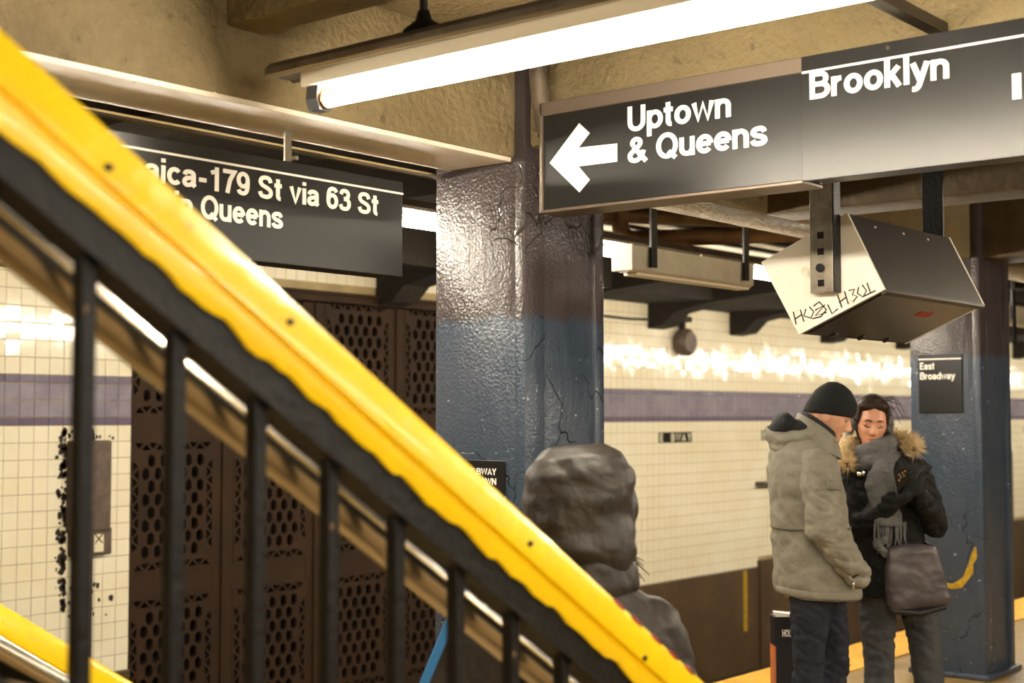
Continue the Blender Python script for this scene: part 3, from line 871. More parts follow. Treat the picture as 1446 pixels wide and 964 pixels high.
# dark screen face under the housing, with frame bars
def face_pt(a, b, t, s, out):
    n = Vector((b[1] - a[1], -(b[0] - a[0]))).normalized()
    c = ((A[0] + Cc[0]) / 2, (A[1] + Cc[1]) / 2)
    m_ = ((a[0] + b[0]) / 2 - c[0], (a[1] + b[1]) / 2 - c[1])
    if n.x * m_[0] + n.y * m_[1] < 0: n = -n
    return (s, a[0] + (b[0] - a[0]) * t + n.x * out, a[1] + (b[1] - a[1]) * t + n.y * out)
def slab(a, b, t0, t1, s0_, s1_, o0, o1):
    m_ = MB()
    m_.loft([[face_pt(a, b, t0, s, o0), face_pt(a, b, t1, s, o0), face_pt(a, b, t1, s, o1), face_pt(a, b, t0, s, o1)] for s in (s0_, s1_)])
    return m_
part(mo, 'screen', slab(Cc, D, 0.05, 0.93, 4.80, 5.66, -0.002, 0.004), 'display_screen')
part(mo, 'lip', slab(Cc, D, 0.95, 1.01, 4.768, 5.687, -0.002, 0.012), 'display_dark')
for e in (4.98, 5.22, 5.45):
    part(mo, 'seam', slab(Cc, D, 0.02, 0.10, e, e + 0.02, 0.0, 0.010), 'display_dark')
part(mo, 'sticker', slab(Cc, D, 0.62, 0.72, 5.30, 5.42, 0.004, 0.006), 'red_mark')
for e in (4.95, 5.2, 5.43):
    part(mo, 'rivet', slab(A, D, 0.10, 0.125, e, e + 0.01, 0.0, 0.004), 'sign_white')
ba, bb = 2.459, 2.368
bk = part(mo, 'bracket', MB().box(4.70, 4.712, bb, ba, 2.046, CEIL, 0.002), 'galv')
part(mo, 'bracket_flange', MB().box(4.70, 4.755, bb - 0.006, bb, 2.046, CEIL, 0.002), 'black_iron', parent=bk)
for zz, r in ((2.255, 0), (2.195, 0), (2.135, 1), (2.08, 0)):
    if r:
        part(mo, 'bolt', MB().tube([(4.688, 2.415, zz), (4.702, 2.415, zz)], 0.016, 10), 'black_iron', parent=bk)
    else:
        part(mo, 'slot', MB().box(4.697, 4.7005, 2.403, 2.427, zz - 0.012, zz + 0.012), 'void', parent=bk)
part(mo, 'rear_bracket', MB().box(5.702, 5.714, bb, ba, 2.10, CEIL, 0.002), 'black_iron')
def stroke(pts):
    q = [at_u(x, y, 4.753) for x, y in pts]
    return [(4.753, v, z) for v, z in q]
gs = MB()
for st in ([(1121, 440), (1125, 458)], [(1124, 450), (1133, 444)], [(1131, 437), (1136, 454)], [(1139, 436), (1136, 446), (1146, 449), (1150, 440), (1144, 433)], [(1150, 432), (1158, 426), (1168, 437), (1160, 447), (1148, 450)], [(1152, 438), (1166, 430), (1152, 446), (1168, 441)], [(1170, 430), (1176, 443), (1184, 436)],
           [(1184, 416), (1190, 434)], [(1194, 411), (1199, 429)], [(1186, 427), (1197, 419)], [(1200, 410), (1208, 408), (1205, 416), (1212, 418), (1206, 426)], [(1214, 405), (1212, 414), (1220, 419), (1225, 410), (1219, 402)], [(1226, 399), (1231, 414)], [(1221, 418), (1238, 410)]):
    gs.tube(stroke(st), 0.0026, 6)
part(mo, 'scribble', gs, 'ink')

# ------------------------------------------------------------------ staircase and railings
K = -0.636
def rail_z(s): return 1.578 + K * (s - 1.743)
RV = 1.64
def sloped(profile, s0_, s1_, dz=0.0, v0=RV, step=None, jag=None):
    """sweep a (v, z) profile down the stair slope"""
    n = max(2, int((s1_ - s0_) / step) + 1) if step else 2
    rings = []
    for k in range(n):
        s = s0_ + (s1_ - s0_) * k / (n - 1)
        rings.append([(s, v0 + p[0], rail_z(s) + dz + p[1] + (jag(s, i) if jag else 0)) for i, p in enumerate(profile)])
    return MB().loft(rings)
S0, S1 = -0.9, 2.95
jr = random.Random(11)
jn = {}
def jag(s, i):
    if i not in (0, 1, 12): return 0
    return 0.010 * noise.noise(Vector((s * 26, 0.3, 1.7))) + 0.006 * noise.noise(Vector((s * 70, 2.3, 0.7)))
prof = [(-0.036, -0.128), (-0.038, -0.118), (-0.038, -0.092), (-0.033, -0.087), (-0.033, -0.083), (-0.042, -0.078), (-0.042, -0.022), (-0.034, -0.006), (-0.016, 0.0), (0.016, 0.0), (0.034, -0.006), (0.042, -0.022), (0.042, -0.118)]
sr = thing('stair_railing', (2.0, RV, 0), 'yellow topped black stair railing with steel handrail in the foreground', 'railing')
part(sr, 'top_rail', sloped(prof, S0, S1, 0, RV, 0.02, jag), 'rail_yellow', True)
for s in (2.27, 2.33, 2.40, 2.46, 2.52):
    rc = MB().ball((0, 0, 0), (0.022, 0.006, 0.007), 10, 6)
    rc.v = [(s + x, RV - 0.034 + y, rail_z(s) - 0.010 + K * x + z) for x, y, z in rc.v]
    part(sr, 'red_scuff', rc, 'red_mark')
for s, d in ((1.99, 0.05), (1.42, 0.045), (1.10, 0.06), (2.35, 0.07)):
    part(sr, 'dent', MB().ball((s, RV - 0.042, rail_z(s) - d), (0.009, 0.003, 0.006), 9, 5), 'black_iron')
part(sr, 'under_rail', sloped([(-0.03, -0.185), (0.03, -0.185), (0.03, -0.10), (-0.03, -0.10)], S0, S1), 'black_iron')
for k in range(-13, 13):
    s = 1.095 + 0.1485 * k
    if s > S1 - 0.03: break
    h = 0.012
    zt = rail_z(s) - 0.15
    part(sr, 'baluster', MB().box(s - h, s + h, RV - h, RV + h, rail_z(s) - 0.92, zt, 0.003), 'black_iron')
    if k % 3 == 0:
        part(sr, 'chip', MB().ball((s - 0.006, RV - h, zt - 0.10 - 0.03 * (k % 2)), (0.004, 0.003, 0.006), 8, 5), 'pipe')
part(sr, 'bottom_rail', sloped([(-0.02, -0.95), (0.02, -0.95), (0.02, -0.91), (-0.02, -0.91)], S0, S1), 'black_iron')
hr = part(sr, 'handrail', MB().tube([(S0, 1.73, rail_z(S0) - 0.194), (S1, 1.73, rail_z(S1) - 0.194)], 0.031, 20), 'steel', True)
for s in (0.2, 0.7, 2.75):
    part(sr, 'bracket', MB().tube([(s, RV, rail_z(s) - 0.30), (s, 1.73, rail_z(s) - 0.29), (s, 1.73, rail_z(s) - 0.21)], 0.008, 8), 'steel_dark', parent=hr)
part(sr, 'newel', MB().box(S1 - 0.03, S1 + 0.03, RV - 0.03, RV + 0.03, 0, rail_z(S1) - 0.08, 0.006), 'black_iron')
FV = 3.2
fr = thing('far_stair_railing', (2.0, FV, 0), 'lower yellow railing with steel handrail on the other side of the stairs', 'railing')
DZ = -0.335
part(fr, 'top_rail', sloped(prof, S0, S1, DZ, FV, 0.05), 'rail_yellow', True)
hr = part(fr, 'handrail', MB().tube([(S0, 3.11, rail_z(S0) + DZ - 0.125), (S1, 3.11, rail_z(S1) + DZ - 0.125)], 0.028, 16), 'steel', True)
part(fr, 'panel', sloped([(-0.01, -0.62), (0.01, -0.62), (0.01, -0.12), (-0.01, -0.12)], S0, S1, DZ, FV), 'black_iron')
st = thing('staircase', (1.0, 2.4, 0), 'concrete platform staircase between the two yellow railings', 'stairs')
n = 17
for k in range(n):
    z1 = 0.178 * (k + 1)
    s = 2.74 - 0.28 * k
    part(st, 'step', MB().box(s - 0.30, s, RV - 0.02, FV + 0.02, z1 - 0.24 if k else 0, z1, 0.006), 'floor')
for v in (RV, FV):
    part(st, 'stringer', MB().prism([(2.80, 0.0), (2.80, 0.14), (2.74 - 0.28 * n, 0.178 * n + 0.10), (2.74 - 0.28 * n, 0.178 * n - 0.28), (2.45, 0.0)], v - 0.03, v + 0.03, 'y'), 'black_iron')

# ------------------------------------------------------------------ people
mat('skin_man', (206, 158, 126), 0.5, col2=(194, 142, 112), scale=30)
mat('skin_woman', (214, 156, 122), 0.45, col2=(204, 142, 110), scale=30)
mat('lip', (160, 88, 78), 0.4)
mat('hair_brown', (34, 23, 17), 0.65, spec=0.3, col2=(58, 38, 26), scale=60, stretch=(1, 1, 0.3))
mat('knit_black', (9, 9, 10), 0.9, bump=0.3, bscale=220)
mat('parka', (134, 129, 114), 0.85, col2=(116, 111, 98), scale=12, bump=0.35, bscale=14, bdist=0.03)
mat('parka_seam', (92, 88, 76), 0.9)
mat('hood_black', (11, 11, 12), 0.85, bump=0.3, bscale=60)
mat('jeans_dark', (24, 28, 42), 0.85, col2=(18, 21, 32), scale=18, bump=0.3, bscale=16, bdist=0.02)
mat('jeans_grey', (46, 48, 52), 0.85, col2=(66, 66, 66), scale=5, bump=0.3, bscale=18, bdist=0.02)
mat('puffer_black', (12, 11, 11), 0.75, spec=0.3, col2=(19, 17, 16), scale=10, bump=0.5, bscale=18, bdist=0.03)
mat('puffer_brown', (44, 37, 32), 0.5, col2=(34, 29, 25), scale=9, bump=0.4, bscale=12, bdist=0.03)
mat('scarf', (98, 97, 95), 0.95, col2=(80, 79, 78), scale=40, bump=0.6, bscale=110, bdist=0.01)
mat('fur', (226, 200, 152), 0.9, col2=(180, 146, 98), scale=30)
mat('muff', (74, 72, 72), 0.95, col2=(120, 116, 112), scale=60, bump=0.5, bscale=150)
mat('glove', (14, 14, 15), 0.8, bump=0.3, bscale=150)
mat('leather', (62, 56, 58), 0.38, col2=(82, 74, 74), scale=7, bump=0.35, bscale=14, bdist=0.015)
mat('leather_dark', (24, 22, 22), 0.45)
mat('shoe', (22, 20, 18), 0.5)
mat('metal_bright', (220, 214, 200), 0.2, metal=1.0)
mat('phone', (18, 18, 20), 0.2)
mat('bag_black', (30, 27, 32), 0.4)
mat('bag_orange', (196, 118, 66), 0.55, col2=(170, 92, 50), scale=12)
mat('tissue', (240, 234, 224), 0.8)
mat('blue_strap', (52, 128, 196), 0.5)

def baked(mb, voxel, smooth=4, amp=0.0, nscale=6.0, seed=0.0, name='form', ridge=0.0, rscale=5.0):
    """fuse overlapping closed shapes into one continuous smooth surface"""
    me = mb.mesh(name)
    o = bpy.data.objects.new(name, me)
    C.objects.link(o)
    r = o.modifiers.new('r', 'REMESH')
    r.mode = 'VOXEL'
    r.voxel_size = voxel
    if smooth:
        s = o.modifiers.new('s', 'SMOOTH')
        s.factor = 0.5
        s.iterations = smooth
    out = bpy.data.meshes.new_from_object(o.evaluated_get(bpy.context.evaluated_depsgraph_get()))
    bpy.data.objects.remove(o)
    bpy.data.meshes.remove(me)
    if amp:
        nn = [v.normal.copy() for v in out.vertices]
        for v, n_ in zip(out.vertices, nn):
            p = v.co
            q = Vector((p.x * nscale + seed, p.y * nscale, p.z * nscale * 1.5))
            d = noise.noise(q) + 0.5 * noise.noise(q * 2.3)
            v.co = p + n_ * (amp * d)
    if ridge:      # soft folds meeting in narrow creases
        nn = [v.normal.copy() for v in out.vertices]
        for v, n_ in zip(out.vertices, nn):
            q = Vector((v.co.x * rscale + seed + v.co.z * rscale * 0.5, v.co.y * rscale, v.co.z * rscale * 1.5))
            v.co = v.co + n_ * (ridge * (min(abs(noise.noise(q)) * 3.2, 1.0) + 0.5 * min(abs(noise.noise(q * 2.1)) * 3.0, 1.0) - 0.9))
    for p in out.polygons:
        p.use_smooth = True
    return out

def ring(c, rx, ry, n=26, tilt=0.0, roll=0.0, p=2.0):
    """horizontal superellipse about c; tilt lowers the +x side, roll lowers the +y side"""
    out = []
    for k in range(n):
        a = 2 * math.pi * k / n
        ca, sa = math.cos(a), math.sin(a)
        x = rx * math.copysign(abs(ca) ** (2 / p), ca)
        y = ry * math.copysign(abs(sa) ** (2 / p), sa)
        out.append((c[0] + x, c[1] + y, c[2] - x * math.tan(tilt) - y * math.tan(roll)))
    return out

def limb(mb, pts, rad, seg=16):
    """tapering limb through joints, rounded at both ends"""
    P = [Vector(p) for p in pts]
    out, rr_ = [], []
    for i in range(len(P) - 1):
        n_ = 5
        for k in range(n_):
            t = k / n_
            out.append(P[i].lerp(P[i + 1], t))
            rr_.append(rad[i] + (rad[i + 1] - rad[i]) * t)
    out.append(P[-1]); rr_.append(rad[-1])
    mb.tube(out, rr_, seg)
    for i, p in enumerate(P):
        mb.ball(p, rad[i] * 0.995, seg, 10)
    return mb

def sstep(a, b, x):
    t = min(1, max(0, (x - a) / (b - a)))
    return t * t * (3 - 2 * t)

def head_rings(hw, hd, hh, nose=1.0, nlat=56, nlon=72):
    """a head about its own centre, face towards -y"""
    rings = []
    g = lambda x, m, s: math.exp(-((x - m) / s) ** 2)
    for i in range(nlat + 1):
        th = math.pi * (0.015 + 0.97 * i / nlat)
        r = []
        for j in range(nlon):
            ph = 2 * math.pi * j / nlon
            dx, dy, dz = math.sin(th) * math.cos(ph), math.sin(th) * math.sin(ph), -math.cos(th)
            x, y, z = hw * dx, hd * dy, hh * dz
            lo = max(0, -dz)
            x *= 1 - 0.26 * lo ** 1.5
            if dy > 0:
                y *= 1 - 0.30 * lo
            else:
                y -= 0.040 * sstep(0.35, 0.95, lo) * g(x, 0, 0.048)
                f = sstep(0.15, 0.6, -dy)
                ax = abs(x)
                y += f * 0.011 * g(ax, 0.031, 0.015) * g(z, 0.006, 0.013)          # eye sockets
                y -= f * 0.0055 * g(ax, 0.026, 0.022) * g(z, 0.030, 0.010)         # brow
                y -= f * 0.005 * g(ax, 0.045, 0.018) * g(z, -0.022, 0.018)         # cheekbones
                up_ = sstep(-0.046, -0.030, z) * sstep(0.026, -0.028, z) if z < 0.026 else 0
                y -= f * nose * 0.027 * up_ * g(x, 0, 0.0095 + 0.004 * sstep(0.0, -0.03, z))
                y -= f * nose * 0.009 * g(ax, 0.0125, 0.006) * g(z, -0.034, 0.007)  # nostril wings
                y -= f * 0.0065 * g(x, 0, 0.022) * g(z, -0.0575, 0.0055)           # upper lip
                y += f * 0.0035 * g(x, 0, 0.024) * g(z, -0.0640, 0.0022)
                y -= f * 0.0075 * g(x, 0, 0.019) * g(z, -0.0705, 0.0060)           # lower lip
                y += f * 0.004 * g(x, 0, 0.025) * g(z, -0.082, 0.006)
                y -= f * 0.006 * g(x, 0, 0.020) * g(z, -0.100, 0.013)              # chin
            r.append(Vector((x, y, z)))
        rings.append(r)
    return rings

def face_y(rings, x, z):
    """depth of the face surface at (x, z)"""
    best, by = 9, 0
    for r in rings:
        for p in r:
            if p.y < 0:
                d = (p.x - x) ** 2 + (p.z - z) ** 2
                if d < best: best, by = d, p.y
    return by

def hand(mb, M, side=1, curl=0.6, scale=1.0):
    """palm and five unequal bent fingers; local: wrist at origin, fingers along +y, palm facing -z, thumb on side*x"""
    s = scale
    tmp = MB()
    tmp.loft([ring((0, 0, 0), 0.028 * s, 0.02 * s)] and [[(x, 0.085 * s * k, z) for x, z in [(math.cos(a) * w * s, math.sin(a) * h * s) for a in [2 * math.pi * i / 16 for i in range(16)]]] for k, w, h in ((-.15, .026, .020), (.2, .034, .019), (.6, .041, .018), (1.0, .040, .014))])
    lens = [0.068, 0.078, 0.073, 0.058]
    for i, L in enumerate(lens):
        x = (0.030 - 0.020 * i) * side * s
        p = Vector((x, 0.080 * s, 0))
        a = -0.15
        pts = [p]
        for k, fr_ in enumerate((0.45, 0.32, 0.25)):
            a -= curl * (0.6 + 0.35 * k)
            p = p + Vector((x * 0.05, math.cos(a), math.sin(a))) * (L * fr_ * s)
            pts.append(p)
        limb(tmp, pts, [0.0092 * s, 0.0088 * s, 0.008 * s, 0.007 * s], 10)
    p0 = Vector((0.024 * side * s, 0.018 * s, -0.004 * s))
    limb(tmp, [p0, p0 + Vector((0.022 * side, 0.026, -0.012)) * s, p0 + Vector((0.028 * side, 0.052, -0.026)) * s, p0 + Vector((0.020 * side, 0.072, -0.036)) * s], [0.012 * s, 0.011 * s, 0.0095 * s, 0.008 * s], 10)
    mb.add([(M @ Vector(v))[:] for v in tmp.v], tmp.f)

def frame(origin, fwd, upv):
    """matrix whose +y is fwd and +z is close to upv"""
    y = Vector(fwd).normalized()
    x = y.cross(Vector(upv)).normalized()
    z = x.cross(y)
    m = Matrix((x, y, z)).transposed().to_4x4()
    m.translation = Vector(origin)
    return m

def head_frame(c, fwd, pitch, roll=0.0):
    """head placed at c, looking along horizontal fwd and down by pitch"""
    f = Vector(fwd).normalized()
    dirn = f * math.cos(pitch) - Vector((0, 0, math.sin(pitch)))
    upv = f * math.sin(pitch) + Vector((0, 0, math.cos(pitch)))
    y, z = -dirn, upv
    x = y.cross(z)
    m = Matrix((x, y, z)).transposed().to_4x4()
    m = Matrix.Translation(Vector(c)) @ m @ Matrix.Rotation(roll, 4, 'Y')
    return m

def mb_at(mb, M, other):
    mb.add([(M @ Vector(v))[:] for v in other.v], other.f)
    return mb

FACE_ROT = YAW - math.pi / 2     # local +x runs across the view, +y away from it
def spot(px, depth):
    t = (px - 723) / 2008
    ca, sa = math.cos(YAW), math.sin(YAW)
    return ((sa * t + ca) * depth, (sa - ca * t) * depth, 0)
def person(loc, label, group=None):
    return thing('person', loc, label, 'person', group, rz=FACE_ROT)
def wear(root, name, me, m, parent=None):
    if isinstance(me, MB):
        me = me.mesh(name)
        for p in me.polygons: p.use_smooth = True
    me.name = name
    return link(name, me, m, parent or root)
def shoe(mb, x, y, dirx, diry):
    d = Vector((dirx, diry, 0)).normalized()
    q = Vector((-d.y, d.x, 0))
    c = Vector((x, y, 0))
    prof = [(-0.09, 0.034, 0.09), (-0.05, 0.040, 0.10), (0.02, 0.043, 0.085), (0.10, 0.048, 0.06), (0.16, 0.044, 0.045), (0.195, 0.026, 0.03)]
    mb.loft([[c + d * a + q * (w * math.copysign(abs(math.cos(t)) ** .7, math.cos(t))) + Vector((0, 0, max(0, h / 2 + h / 2 * math.copysign(abs(math.sin(t)) ** .6, math.sin(t))))) for t in [2 * math.pi * i / 16 for i in range(16)]] for a, w, h in prof])
    return mb

# ---- man in a grey parka, in profile, looking down to the right
MZ = 6.5
K_ = 2008 / MZ
def mx(px): return (px - 1150) / K_
def mz(py): return 1.6 - (py - 586) / K_
man = person(spot(1150, MZ), 'person in a black beanie and grey parka, head bowed, seen from the side')
HM = head_frame((mx(1170), 0, mz(585)), (1, -0.16, 0), R(26))
hr_ = head_rings(0.074, 0.096, 0.122, 1.15)
body = MB()
body.loft([[HM @ p for p in r] for r in hr_])
limb(body, [HM @ Vector((0, 0.02, -0.06)), (mx(1150), 0, mz(630))], [0.058, 0.066])
body.loft([ring((mx(1142), 0, mz(y)), rx, ry) for y, rx, ry in ((632, .06, .10), (650, .10, .18), (720, .11, .17), (790, .11, .15), (840, .12, .15))])
limb(body, [(mx(1136), -.19, mz(652)), (mx(1140), -.24, mz(735)), (mx(1180), -.20, mz(795))], [.05, .042, .034])
limb(body, [(mx(1136), .19, mz(652)), (mx(1150), .22, mz(735)), (mx(1192), .17, mz(795))], [.05, .042, .034])
for q, pts in ((-1, [(1136, 830), (1131, 935), (1129, 1050)]), (1, [(1162, 830), (1184, 915), (1168, 1050)])):
    limb(body, [(mx(x), .09 * q, mz(y)) for x, y in pts], [.075, .05, .04])
wear(man, 'body', baked(body, 0.0055, 1), 'skin_man')
# ears and brows
for sx in (-1, 1):
    e = MB().ball((0, 0, 0), (0.006, 0.017, 0.030), 12, 8)
    e.v = [(HM @ Vector((sx * 0.074 + x, 0.012 + y, -0.012 + z)))[:] for x, y, z in e.v]
    wear(man, 'ear', e, 'skin_man')
    br_ = MB().tube([HM @ Vector((sx * a, face_y(hr_, sx * a, z) - 0.001, z)) for a, z in ((.010, .026), (.024, .031), (.038, .026))], [.003, .0045, .002], 8)
    wear(man, 'eyebrow', br_, 'hair_brown')
    ey = MB().tube([HM @ Vector((sx * a, face_y(hr_, sx * a, z) - 0.0005, z)) for a, z in ((.020, .005), (.031, .003), (.042, .006))], [.0015, .003, .0015], 8)
    wear(man, 'eyelid', ey, 'hair_brown')
lp = MB().tube([HM @ Vector((a, face_y(hr_, a, -.064) - 0.0005, -.064)) for a in (-.022, -.01, 0, .01, .022)], [.002, .005, .006, .005, .002], 8)
wear(man, 'lips', lp, 'lip')
hat = MB()
hat.loft([[HM @ Vector(p) for p in ring((0, 0.004 + o, z), rx, ry, 36, 0, R(sl))] for z, rx, ry, o, sl in
          ((-0.004, .083, .107, 0, 18), (0.006, .086, .110, 0, 18), (0.035, .088, .111, 0, 14), (0.060, .086, .107, 0, 10), (0.088, .080, .098, .002, 7), (0.112, .066, .080, .004, 4), (0.136, .046, .056, .006, 2), (0.150, .016, .02, .008, 0))])
hat_me = baked(hat, 0.006, 3)
hat_o = wear(man, 'beanie', hat_me, 'knit_black')
jk = MB()
jk.loft([ring((mx(cx), 0, mz(y)), rx, ry, 30, R(tl), 0, 2.3) for y, cx, rx, ry, tl in
         ((838, 1151, .186, .225, 3), (825, 1150, .187, .225, 2), (780, 1146, .178, .215, 1), (742, 1142, .172, .212, 0), (700, 1138, .170, .225, 3), (668, 1134, .164, .240, 6), (648, 1134, .148, .230, 12), (634, 1138, .122, .175, 18), (622, 1144, .10, .125, 24))])
pk = wear(man, 'parka', baked(jk, 0.009, 4, 0.007, 7, 3.0, ridge=0.007, rscale=5), 'parka')
for q, pts in ((-1, [(1139, 657), (1142, 738), (1190, 803)]), (1, [(1139, 657), (1150, 735), (1195, 800)])):
    sl = MB()
    (xa, ya), (xb, yb), (xc, yc) = pts
    limb(sl, [(mx(xa), .195 * q, mz(ya)), (mx(xb), .285 * q, mz(yb)), (mx(xc), .235 * q, mz(yc))], [.082, .080, .060], 22)
    me_ = baked(sl, 0.007, 3, 0.008, 10, 2.0 + q, ridge=0.009, rscale=9)
    wear(man, 'sleeve', me_, 'parka')
# stand-up collar: a thick open band sloping down to the chin
def band(c0, r0, c1, r1, th, t0, t1, n=30):
    o0, o1 = ring(c0, r0[0], r0[1], n, t0), ring(c1, r1[0], r1[1], n, t1)
    i1, i0 = ring(c1, r1[0] - th, r1[1] - th, n, t1), ring(c0, r0[0] - th, r0[1] - th, n, t0)
    return MB().loft([o0, o1, i1, i0], closed=True)
col = wear(man, 'collar', baked(band((mx(1148), 0, mz(634)), (.128, .150), (mx(1154), 0, mz(602)), (.088, .105), .016, R(22), R(36)), 0.006, 3, 0.004, 9), 'parka')
wear(man, 'inner_collar', baked(band((mx(1152), 0, mz(618)), (.092, .105), (mx(1156), 0, mz(596)), (.074, .092), .014, R(28), R(36)), 0.006, 2), 'hood_black')
for yy in (-.085, -.06):
    sn = MB().ball((mx(1172), -.105, mz(622)), 0.006, 8, 6)
wear(man, 'snap', sn, 'metal_bright', col)
hd_ = MB()
hd_.loft([[(mx(x), math.cos(t) * ry, mz(zc) + math.sin(t) * rz) for t in [2 * math.pi * i / 22 for i in range(22)]] for x, zc, ry, rz in
          ((1142, 612, .11, .035), (1132, 614, .13, .048), (1115, 619, .135, .052), (1100, 622, .125, .052), (1089, 618, .10, .046), (1080, 609, .06, .020))])
hd_.loft([[(mx(x), math.cos(t) * ry - .02, mz(zc) + math.sin(t) * rz) for t in [2 * math.pi * i / 16 for i in range(16)]] for x, zc, ry, rz in ((1106, 630, .09, .03), (1094, 634, .09, .030), (1086, 628, .06, .018))])
wear(man, 'hood', baked(hd_, 0.007, 2, 0.007, 12), 'parka')
hi = MB()
hi.ball((mx(1106), 0, mz(601)), (.058, .095, .062)).ball((mx(1124), -.01, mz(605)), (.060, .10, .045)).ball((mx(1092), -.01, mz(609)), (.042, .07, .036))
wear(man, 'inner_hood', baked(hi, 0.007, 3, 0.006, 12), 'hood_black')
jn_ = MB()
for q, pts in ((-1, [(1137, 815), (1132, 900), (1130, 960), (1128, 1062)]), (1, [(1160, 815), (1180, 905), (1181, 930), (1166, 1062)])):
    limb(jn_, [(mx(x), .095 * q, mz(y)) for x, y in pts], [.110, .074, .066, .064], 20)
wear(man, 'jeans', baked(jn_, 0.008, 3, 0.006, 9, 5, ridge=0.007, rscale=10), 'jeans_dark')
for q, x in ((-1, 1128), (1, 1166)):
    wear(man, 'shoe', shoe(MB(), mx(x), .095 * q, 1, -.1), 'shoe')
def onsurf(pts, r=0.0035):
    return MB().tube(pts, r, 6)
wear(man, 'pocket_zip', onsurf([(mx(1178), -.300, mz(803)), (mx(1198), -.288, mz(793))], 0.004), 'hood_black', pk)
wear(man, 'zip_pull', onsurf([(mx(1180), -.302, mz(806)), (mx(1179), -.304, mz(819))], 0.005), 'metal_bright', pk)
wear(man, 'pocket_flap', MB().box(mx(1143), mx(1160), -.352, -.340, mz(684), mz(671), 0.003), 'parka', pk)
wear(man, 'flap_edge', onsurf([(mx(1143), -.350, mz(685)), (mx(1160), -.350, mz(686))], 0.003), 'parka_seam', pk)
wear(man, 'waist_seam', MB().loft([ring((mx(1142), 0, mz(y)), rx, ry, 44, 0, 0, 2.3) for y, rx, ry in ((744, .172, .214), (743, .177, .2195), (741.5, .177, .2195), (740.5, .172, .214))]), 'parka_seam', pk)
wear(man, 'hem_band', MB().loft([ring((mx(1151), 0, mz(y)), rx, ry, 40, R(3), 0, 2.3) for y, rx, ry in ((836, .187, .227), (834, .191, .231), (828, .191, .231), (826, .188, .228))]), 'parka', pk)

# ---- woman facing us, looking down at her phone
WZ = 6.85
KW = 2008 / WZ
def wx(px): return (px - 1245) / KW
def wz(py): return 1.6 - (py - 586) / KW
wom = person(spot(1245, WZ), 'person with grey scarf and earmuffs in a black coat, looking down at a phone')
HW = head_frame((wx(1229), -0.01, wz(597)), (-0.12, -1, 0), R(13), R(4))
hr_ = head_rings(0.072, 0.092, 0.114, 0.95)
body = MB()
body.loft([[HW @ p for p in r] for r in hr_])
limb(body, [HW @ Vector((0, 0.025, -0.06)), (wx(1240), 0.02, wz(645))], [0.048, 0.055])
body.loft([ring((wx(1247), 0, wz(y)), rx, ry) for y, rx, ry in ((644, .07, .06), (662, .13, .09), (720, .12, .10), (790, .13, .11), (835, .14, .11))])
limb(body, [(wx(1292), 0, wz(665)), (wx(1312), -.05, wz(735)), (wx(1280), -.22, wz(700))], [.04, .036, .026])
limb(body, [(wx(1204), 0, wz(665)), (wx(1202), -.05, wz(742)), (wx(1246), -.22, wz(702))], [.04, .036, .026])
for pts in ([(1235, 830), (1236, 930), (1234, 1045)], [(1284, 830), (1300, 930), (1312, 1045)]):
    limb(body, [(wx(x), 0, wz(y)) for x, y in pts], [.07, .05, .038])
wear(wom, 'body', baked(body, 0.0048, 1), 'skin_woman')
for sx in (-1, 1):
    br_ = MB().tube([HW @ Vector((sx * a, face_y(hr_, sx * a, z) - 0.0012, z)) for a, z in ((.012, .027), (.022, .031), (.034, .031), (.046, .024))], [.0025, .0038, .0032, .0012], 8)
    wear(wom, 'eyebrow', br_, 'hair_brown')
    ld = MB().ball((0, 0, 0), (.0165, .010, .0095), 14, 9)
    ld.v = [(HW @ Vector((sx * .031 + x, face_y(hr_, sx * .031, .008) + 0.004 + y, .008 + z)))[:] for x, y, z in ld.v]
    wear(wom, 'eyelid', ld, 'skin_woman')
    la = MB().tube([HW @ Vector((sx * a, face_y(hr_, sx * a, z) - o, z)) for a, z, o in ((.016, .003, .004), (.024, -.002, .007), (.031, -.003, .008), (.039, -.001, .006), (.047, .004, .002))], [.0012, .0024, .0028, .0024, .0012], 8)
    wear(wom, 'eyelashes', la, 'hair_brown')
lp = MB().tube([HW @ Vector((a, face_y(hr_, a, -.0575) - 0.0004, -.0575 + abs(a) * -.10)) for a in (-.024, -.012, 0, .012, .024)], [.0015, .0042, .0046, .0042, .0015], 8)
lp.tube([HW @ Vector((a, face_y(hr_, a, -.070) - 0.0004, -.0695 + abs(a) * .22)) for a in (-.022, -.011, 0, .011, .022)], [.0015, .0052, .0060, .0052, .0015], 8)
wear(wom, 'lips', baked(lp, 0.0022, 1), 'lip')
ha = MB()
hb_ = MB()
hb_.ball((0, 0.022, 0.014), (.083, .092, .117), 28, 18).ball((-.030, -0.022, 0.092), (.044, .050, .030), 20, 12).ball((.030, -0.022, 0.092), (.044, .050, .030), 20, 12).ball((-.069, .0, .036), (.014, .050, .060), 16, 10).ball((.069, .0, .036), (.014, .050, .060), 16, 10).ball((0, 0.07, -0.06), (.06, .05, .07), 18, 10)
mb_at(ha, HW, hb_)
hair = wear(wom, 'hair', baked(ha, 0.006, 2, 0.003, 26), 'hair_brown')
rs = random.Random(4)
sd = MB()
for k in range(14):
    a = Vector((0.05 + rs.uniform(-.02, .02), 0.02, 0.10 + rs.uniform(-.03, .02)))
    b_ = a + Vector((rs.uniform(.05, .12), rs.uniform(-.01, .03), rs.uniform(-.11, .0)))
    m_ = (a + b_) / 2 + Vector((.01, 0, .025))
    sd.tube([HW @ a, HW @ m_, HW @ b_], [.0022, .0016, .0007], 5)
tag(wear(wom, 'loose_hair', sd, 'hair_brown', hair), kind='stuff')
